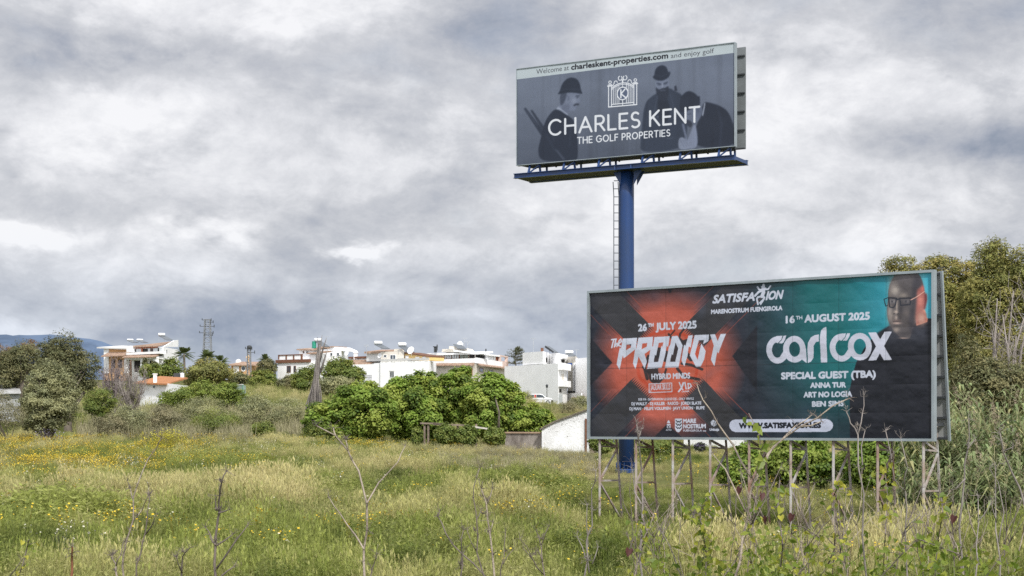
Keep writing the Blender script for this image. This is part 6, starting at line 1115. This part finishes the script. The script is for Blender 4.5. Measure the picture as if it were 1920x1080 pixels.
c1 = crop(0, 780, 3.6); c2 = crop(460, 780, 3.6); c3 = crop(780, 780, 3.6); c4 = crop(1100, 800, 3.857); c5 = crop(1500, 740, 3.176)
stalk('tall dry stalk with knotty nodes rising left of the dark one, second from left', 8.2, [c1([(835, 1090), (835, 930), (850, 860), (900, 700), (900, 550), (960, 380), (1000, 290), (1060, 210), (1090, 150)]), c1([(905, 700), (960, 630), (1000, 540), (1005, 480)]), c1([(895, 560), (880, 490), (860, 430)])], 3.6, STALK, [(235, 1015, 14), (258, 966, 9), (244, 915, 9)])
stalk('thin dark dry stalk with one side arm beside the tall pale one at left', 8.0, [c1([(920, 1090), (950, 930), (980, 790), (1000, 610), (1010, 540)]), c1([(982, 800), (1030, 730), (1060, 660)])], 3.2, STALKD, [(280, 928, 12), (256, 1050, 12)])
stalk('dark dead stalk with many crooked arms in the left foreground', 7.8, [c1([(1455, 1090), (1455, 880), (1470, 700), (1475, 600), (1490, 480), (1500, 430), (1530, 370)]), c1([(1455, 870), (1420, 800), (1385, 750)]), c1([(1460, 875), (1570, 800)]), c1([(1462, 1030), (1600, 830), (1670, 740)]), c1([(1474, 655), (1550, 630)]), c1([(1460, 640), (1455, 570)]), c1([(1495, 1080), (1580, 1015)])], 5.0, STALKD, [(404, 1013, 14), (415, 903, 11), (411, 957, 10)])
stalk('short dry stalk cut off by the picture bottom left of the dark one', 7.6, [c1([(1225, 1090), (1232, 950), (1280, 890)]), c1([(1230, 1060), (1195, 960)])], 3.8, STALKD, [(342, 1035, 14), (330, 1045, 12)])
stalk('short dry stalk with big dark node left of the tall pale one', 8.0, [c1([(790, 1090), (782, 1000), (755, 940)]), c1([(785, 1010), (815, 940), (830, 860)])], 4.2, STALK, [(212, 1040, 16)])
stalk('russet brown dock spike at the bottom left', 9.0, [c1([(482, 1090), (486, 980), (490, 880)])], 5.5, RUSTY)
stalk('small leaning dry stalk at the left corner beside the yellow leaves', 8.6, [c1([(60, 1090), (100, 1040), (150, 970)])], 2.6, STALKD)
stalk('slender pale forked stalk with three long arms in the centre foreground', 7.5, [c2([(805, 1090), (800, 900), (820, 590), (765, 370), (690, 230), (605, 130), (480, 65)]), c2([(610, 135), (595, 80)]), c2([(820, 590), (900, 450), (1030, 310), (1080, 200)]), c2([(800, 900), (740, 800), (640, 660), (560, 540)]), c2([(692, 235), (678, 160)])], 4.6, STALK, [(649, 822, 8)], twigs=0)
stalk('short dark twig at the foot of the slender forked stalk', 7.4, [c2([(845, 1090), (868, 1000), (885, 930)]), c2([(855, 1060), (835, 1000)])], 3, STALKD)
stalk('thin dark curved stalk right of centre with a long left arm', 8.2, [c3([(460, 1085), (410, 920), (405, 650), (390, 480), (430, 350)]), c3([(410, 915), (345, 770)]), c3([(407, 700), (440, 630)])], 3.2, STALKD, [(890, 995, 12)])
stalk('pale thick dry stalk right of centre', 7.9, [c3([(530, 1090), (500, 800), (475, 590), (440, 490)]), c3([(475, 600), (515, 490)]), c3([(500, 800), (520, 720)])], 4.4, STALK, [(906, 963, 11), (918, 998, 11), (913, 938, 9)])
stalk('long grey arm leaning left at the centre bottom', 8.6, [c3([(470, 1085), (310, 930), (200, 790), (150, 680), (160, 640)])], 3.2, STALKD, [(820, 968, 8)])
stalk('small dead stalk with a hooked tip right of the pale thick one', 8.8, [c3([(570, 1090), (595, 950), (605, 790)]), c3([(588, 1000), (660, 900)])], 2.8, STALKD, [(948, 1034, 8)])
stalk('short dead stalk left of the long grey arm', 8.4, [c3([(300, 1090), (310, 900), (320, 770)]), c3([(300, 1030), (330, 900)])], 3.6, STALKD, [(862, 1060, 14)])
stalk('dark bushy dead stalk near the billboard left end', 8.0, [c3([(870, 1090), (845, 880), (810, 770)]), c3([(848, 870), (900, 740)]), c3([(862, 1070), (780, 950), (700, 830)]), c3([(855, 980), (820, 900)]), c3([(790, 970), (720, 890)])], 3.2, STALKD, [(1015, 1010, 12), (1003, 1040, 14)])
stalk('tall thin dead stalk in front of the billboard left edge', 8.2, [c3([(1135, 1090), (1150, 850), (1190, 740), (1185, 500), (1215, 370)]), c3([(1170, 1060), (1160, 850), (1155, 600)]), c3([(1145, 960), (1090, 820)]), c3([(1190, 1000), (1230, 880)])], 3.4, STALKG, [(1100, 1050, 16)])
stalk('tall straight stalk overlapping the first billboard legs with dry tuft on top', 7.6, [c4([(402, 1090), (395, 800), (400, 400), (385, 200), (372, 80), (362, -20)]), c4([(395, 560), (350, 480), (330, 300)]), c4([(398, 800), (440, 740)]), c4([(372, 90), (395, 20)])], 4.2, STALKG, [(1196, 812, 10), (1203, 1000, 12)])
stalk('thin stalk leaning left below the third billboard leg', 8.0, [c4([(690, 1090), (640, 960), (560, 790), (520, 740)])], 2.8, STALKG)
stalk('longest pale stalk crossing the lower right of the poster towards upper right', 7.2, [[(1376, 1090), (1392, 1010), (1406, 930), (1425, 880), (1450, 838), (1500, 800), (1560, 762), (1592, 747)], [(1415, 905), (1440, 850), (1490, 800), (1522, 778)], [(1408, 895), (1375, 835), (1345, 793), (1318, 750), (1306, 718)], [(1398, 960), (1360, 880), (1335, 850)], [(1500, 800), (1540, 790)]], 5.0, STALK, [(1420, 935, 14)], twigs=0)
stalk('forked thin stalk reaching over the poster bottom right of the web address', 7.4, [c5([(395, 1090), (380, 590), (345, 240), (300, 170), (275, 100)]), c5([(345, 240), (372, 110), (380, 10)]), c5([(372, 420), (388, 210)])], 3.6, STALKG, [(1607, 800, 10)])
stalk('thin crooked stalk before the last billboard legs', 7.8, [c5([(640, 1090), (628, 780), (625, 570), (560, 500), (510, 215)]), c5([(626, 570), (640, 430), (600, 260)]), c5([(628, 800), (710, 720)])], 3.2, STALKG)
stalk('tall grey bare stem standing before the reeds', 8.4, [c5([(975, 1090), (980, 500), (1000, 320), (1005, 150)]), c5([(998, 325), (1040, 270)]), c5([(985, 500), (930, 560)])], 4.0, STALKG, [(1815, 835, 10)])
stalk('pale slanting stem at the right picture edge', 7.8, [c5([(1420, 860), (1334, 640), (1260, 460), (1210, 340), (1190, 230)]), c5([(1210, 340), (1270, 310)])], 4.2, STALKG)
stalk('thin grey stem right of the tall bare one before the reeds', 8.2, [c5([(1190, 1090), (1180, 900), (1165, 700), (1165, 430)]), c5([(1182, 880), (1215, 700), (1180, 520), (1130, 440)]), c5([(1170, 760), (1140, 650)])], 3.4, STALKG)
stalk('short grey stem between the two bare stems before the reeds', 8.0, [c5([(1045, 1090), (1050, 900), (1060, 600)]), c5([(1055, 760), (1140, 640)])], 3.2, STALKG)
# tangle of thin stalks between the billboard legs and the camera; each is told apart by shade, lean and the leg or reeds behind it
ORD = ('first', 'second', 'third', 'fourth', 'fifth', 'sixth', 'seventh', 'eighth', 'last'); LEGS = (1124, 1192, 1261, 1331, 1404, 1482, 1562, 1645, 1731); seen = set(); made = 0
while made < 48:
    px = rng.uniform(1170, 1915) if made < 40 else rng.uniform(1400, 1740); top = rng.uniform(850, 1030); ln = rng.uniform(-60, 65); ms = rng.integers(0, 3); pale = ms == 0
    where = 'before the %s billboard leg' % ORD[int(np.argmin([abs(px-q) for q in LEGS]))] if px < 1770 else ('before the left part of the reeds' if px < 1830 else 'before the right part of the reeds')
    key = (pale, 'leaning left' if ln < -14 else 'leaning right' if ln > 14 else 'upright', top < 930, where)
    if key in seen: continue
    seen.add(key); made += 1; base = (px, 1090); mid = (px+ln*.4+rng.normal()*8, (1090+top)/2); tp = (px+ln+rng.normal()*5, top)
    br = [[mid, (mid[0]+rng.normal()*34, mid[1]-rng.uniform(40, 90))] for _ in range(rng.integers(2, 5))]
    stalk('%s %s thin stalk %s %s' % ('pale' if pale else 'dark', 'tall' if top < 930 else 'short', key[1], where), rng.uniform(7.2, 11), [[base, mid, tp]]+br, rng.uniform(1.5, 2.8), STALK if pale else STALKD, (), 'thin stalks of the tangle')
def heart(mb, T, p, n, up, s, tint):
    n = unit(n); u = unit(up-n*np.dot(up, n)); b = np.cross(n, u); pr = [(0, 0), (.32, .22), (.52, -.05), (.45, -.45), (.22, -.8), (0, -1.1)]
    l = [p+b*x*s+u*y*s+n*abs(x)*.35*s for x, y in pr]; r_ = [p-b*x*s+u*y*s+n*abs(x)*.35*s for x, y in pr[1:-1]]
    mb.add(l+r_, [(0, 1, 2, 3, 4, 5), (0, 5, 9, 8, 7, 6)]); T += [tint]*10
def vine(label, Y, path, nl, size, dense=1.0, yellow=.4):
    pts = [P(a, b, Y+rng.normal()*.12) for a, b in path]; xb, g = pts[0][0], float(ground_z(pts[0][0], Y)); t = thing('climbing_vine', label, 'vine', (xb, Y, g), 'heart leaved vines climbing the dead stalks'); mb = MB(); q = [np.array((xb, Y, g))]+pts if path[0][1] > 1000 else pts; mb.tube(q, .0028*Y/8, 4); lf = MB(); T = []; nl = int(nl*1.6)
    for k in range(nl):
        f = rng.random()*(len(pts)-1); j = int(f); p = pts[j]+(pts[j+1]-pts[j])*(f-j)+rng.normal(size=3)*np.array((.022, .03, .018))*dense*Y/8; n = np.array((rng.normal()*1.1, -1.0, rng.normal()*.9+.4)); up = np.array((rng.normal()*.8, rng.normal()*.3, 1.)); s = size*Y/F*rng.uniform(.3, .95)
        mb.tube([p, pts[j]+(pts[j+1]-pts[j])*(f-j)], .0012*Y/8, 3); heart(lf, T, p, n, up, s, (rng.random(), yellow*(rng.random() < .55)*rng.uniform(.4, 1.6), 0))
    mb.build('stem', STALKD, t); link_mesh('leaves', lf.v, lf.f, HEART, t, False, np.clip(np.array(T), 0, 1))
vine('dense column of vine leaves below the fourth billboard leg', 7.6, [(1322, 1090), (1325, 1040), (1318, 1000), (1312, 965), (1322, 940)], 75, 15, 1.5, .35)
vine('vine with few large leaves hanging above the fifth billboard leg', 7.2, [(1412, 960), (1425, 900), (1428, 860), (1424, 815), (1404, 775)], 13, 17, .6, .1)
vine('yellow green vine left of the sixth billboard leg', 7.8, [(1462, 1090), (1468, 1020), (1458, 950), (1462, 900)], 24, 15, 1.3, .8)
vine('vine with yellow leaves around the seventh billboard leg', 7.6, [(1560, 1090), (1566, 1000), (1563, 930), (1572, 910)], 22, 15, 1.2, .9)
vine('tall vine with round leaves between the seventh and eighth billboard legs', 7.4, [(1655, 1090), (1660, 1000), (1664, 930), (1660, 890), (1672, 860)], 24, 16, 1.0, .6)
vine('vine climbing beside the last billboard leg', 7.6, [(1752, 1090), (1758, 1020), (1768, 960), (1764, 925)], 22, 15, 1.2, .4)
vine('low leafy vine at bottom right with big green leaves', 6.8, [(1640, 1095), (1690, 1040), (1720, 1010), (1800, 1040)], 26, 17, 2.0, .2)
vine('low vine near the bottom below the second billboard leg', 7.4, [(1186, 1095), (1200, 1040), (1214, 1000), (1205, 972)], 22, 13, 1.6, .5)
vine('straggling vine between the fourth and fifth billboard legs', 7.6, [(1350, 1090), (1380, 1050), (1400, 1000), (1420, 960)], 20, 14, 1.8, .7)
vine('small vine with yellow leaves in the lower left corner', 7.5, [(30, 1095), (42, 1060), (50, 1030), (54, 1012)], 9, 12, 1.2, 1.2)
vine('leafy vine at bottom between the fifth and seventh billboard legs', 7.0, [(1480, 1095), (1520, 1050), (1540, 1010), (1500, 985)], 28, 15, 2.2, .5)
for a, b, lab in ((1388, 915, 'wine red withered leaf left of the longest pale stalk, fifth billboard leg behind'), (1428, 925, 'wine red withered leaf just right of the longest pale stalk'), (1486, 965, 'wine red withered leaf before the sixth billboard leg'), (1437, 970, 'low wine red withered leaf between fifth and sixth billboard legs'), (1180, 1030, 'lowest withered leaf, beside the straight stalk before the first legs'), (1790, 968, 'wine red withered leaf hanging before the reeds')):
    t = thing('withered_leaf', lab, 'leaf', P(a, b, 7.4), 'withered wine red leaves'); mb = MB(); T = []
    p = P(a, b, 7.4); heart(mb, T, p, np.array((rng.normal(), -.7, .2)), np.array((.3, 0, 1.)), .035, (.5, 0, 0)); link_mesh('blade', mb.v, mb.f, WINE, t, False, np.array(T)); mb = MB(); mb.tube([p, p+np.array((.02, 0, .05))], .002, 4); mb.build('leaf_stalk', STALKD, t)

# leafy green weeds among the stalks
def weed(label, px, Y, top, n, spread):
    x = (px-960)/F*Y; g = float(ground_z(x, Y)); t = thing('leafy_weed', label, 'weed', (x, Y, g), 'leafy green weeds among the dead stalks'); mb = MB(); pos = []; h = zof(top, Y)-g
    for i in range(int(n*1.8)):
        a = rng.random()*6.28; l = spread*1.25*rng.uniform(.3, 1); p0 = np.array((x+rng.normal()*.03, Y, g)); p2 = p0+np.array((math.cos(a)*l, math.sin(a)*l, h*rng.uniform(.7, 1.0))); p1 = (p0+p2)/2+rng.normal(size=3)*.03; mb.tube([p0, p1, p2], [.004, .003, .0015], 4)
        f = rng.uniform(.45, 1, (46, 1)); pos.append(p0+(p2-p0)*f+rng.normal(size=(46, 3))*.04)
    mb.build('stems', mat('green_stem', (.16, .2, .06), .8), t); pos = np.concatenate(pos); nn = len(pos); leaf_obj('leaves', pos, unit(rng.normal(size=pos.shape)+np.array((0, -.5, .8))), .045, .022, np.column_stack([rng.random(nn), rng.random(nn)*.4*(rng.random(nn) < .5), np.zeros(nn)]), HEART, t)
for a in [('leafy green weed at bottom right beside the second vine', 1240, 7.6, 1010, 7, .16), ('leafy weed left of the dense column of vine leaves', 1290, 8.2, 1020, 6, .15), ('leafy weed right of the dense column of vine leaves', 1375, 7.8, 1000, 8, .2), ('leafy weed under the fifth billboard leg', 1440, 8.4, 985, 8, .2), ('broad leafy weed below the seventh billboard leg', 1590, 7.6, 1005, 9, .24), ('leafy weed between the last two billboard legs', 1700, 8.0, 975, 9, .22), ('leafy weed before the reeds near the last billboard leg', 1790, 8.6, 990, 8, .2), ('leafy weed at the right picture edge before the reeds', 1880, 8.0, 1010, 8, .22), ('low leafy weed at bottom centre right', 1500, 7.0, 1040, 8, .2), ('leafy weed in the bottom right corner', 1840, 7.2, 1045, 8, .2)]: weed(*a)
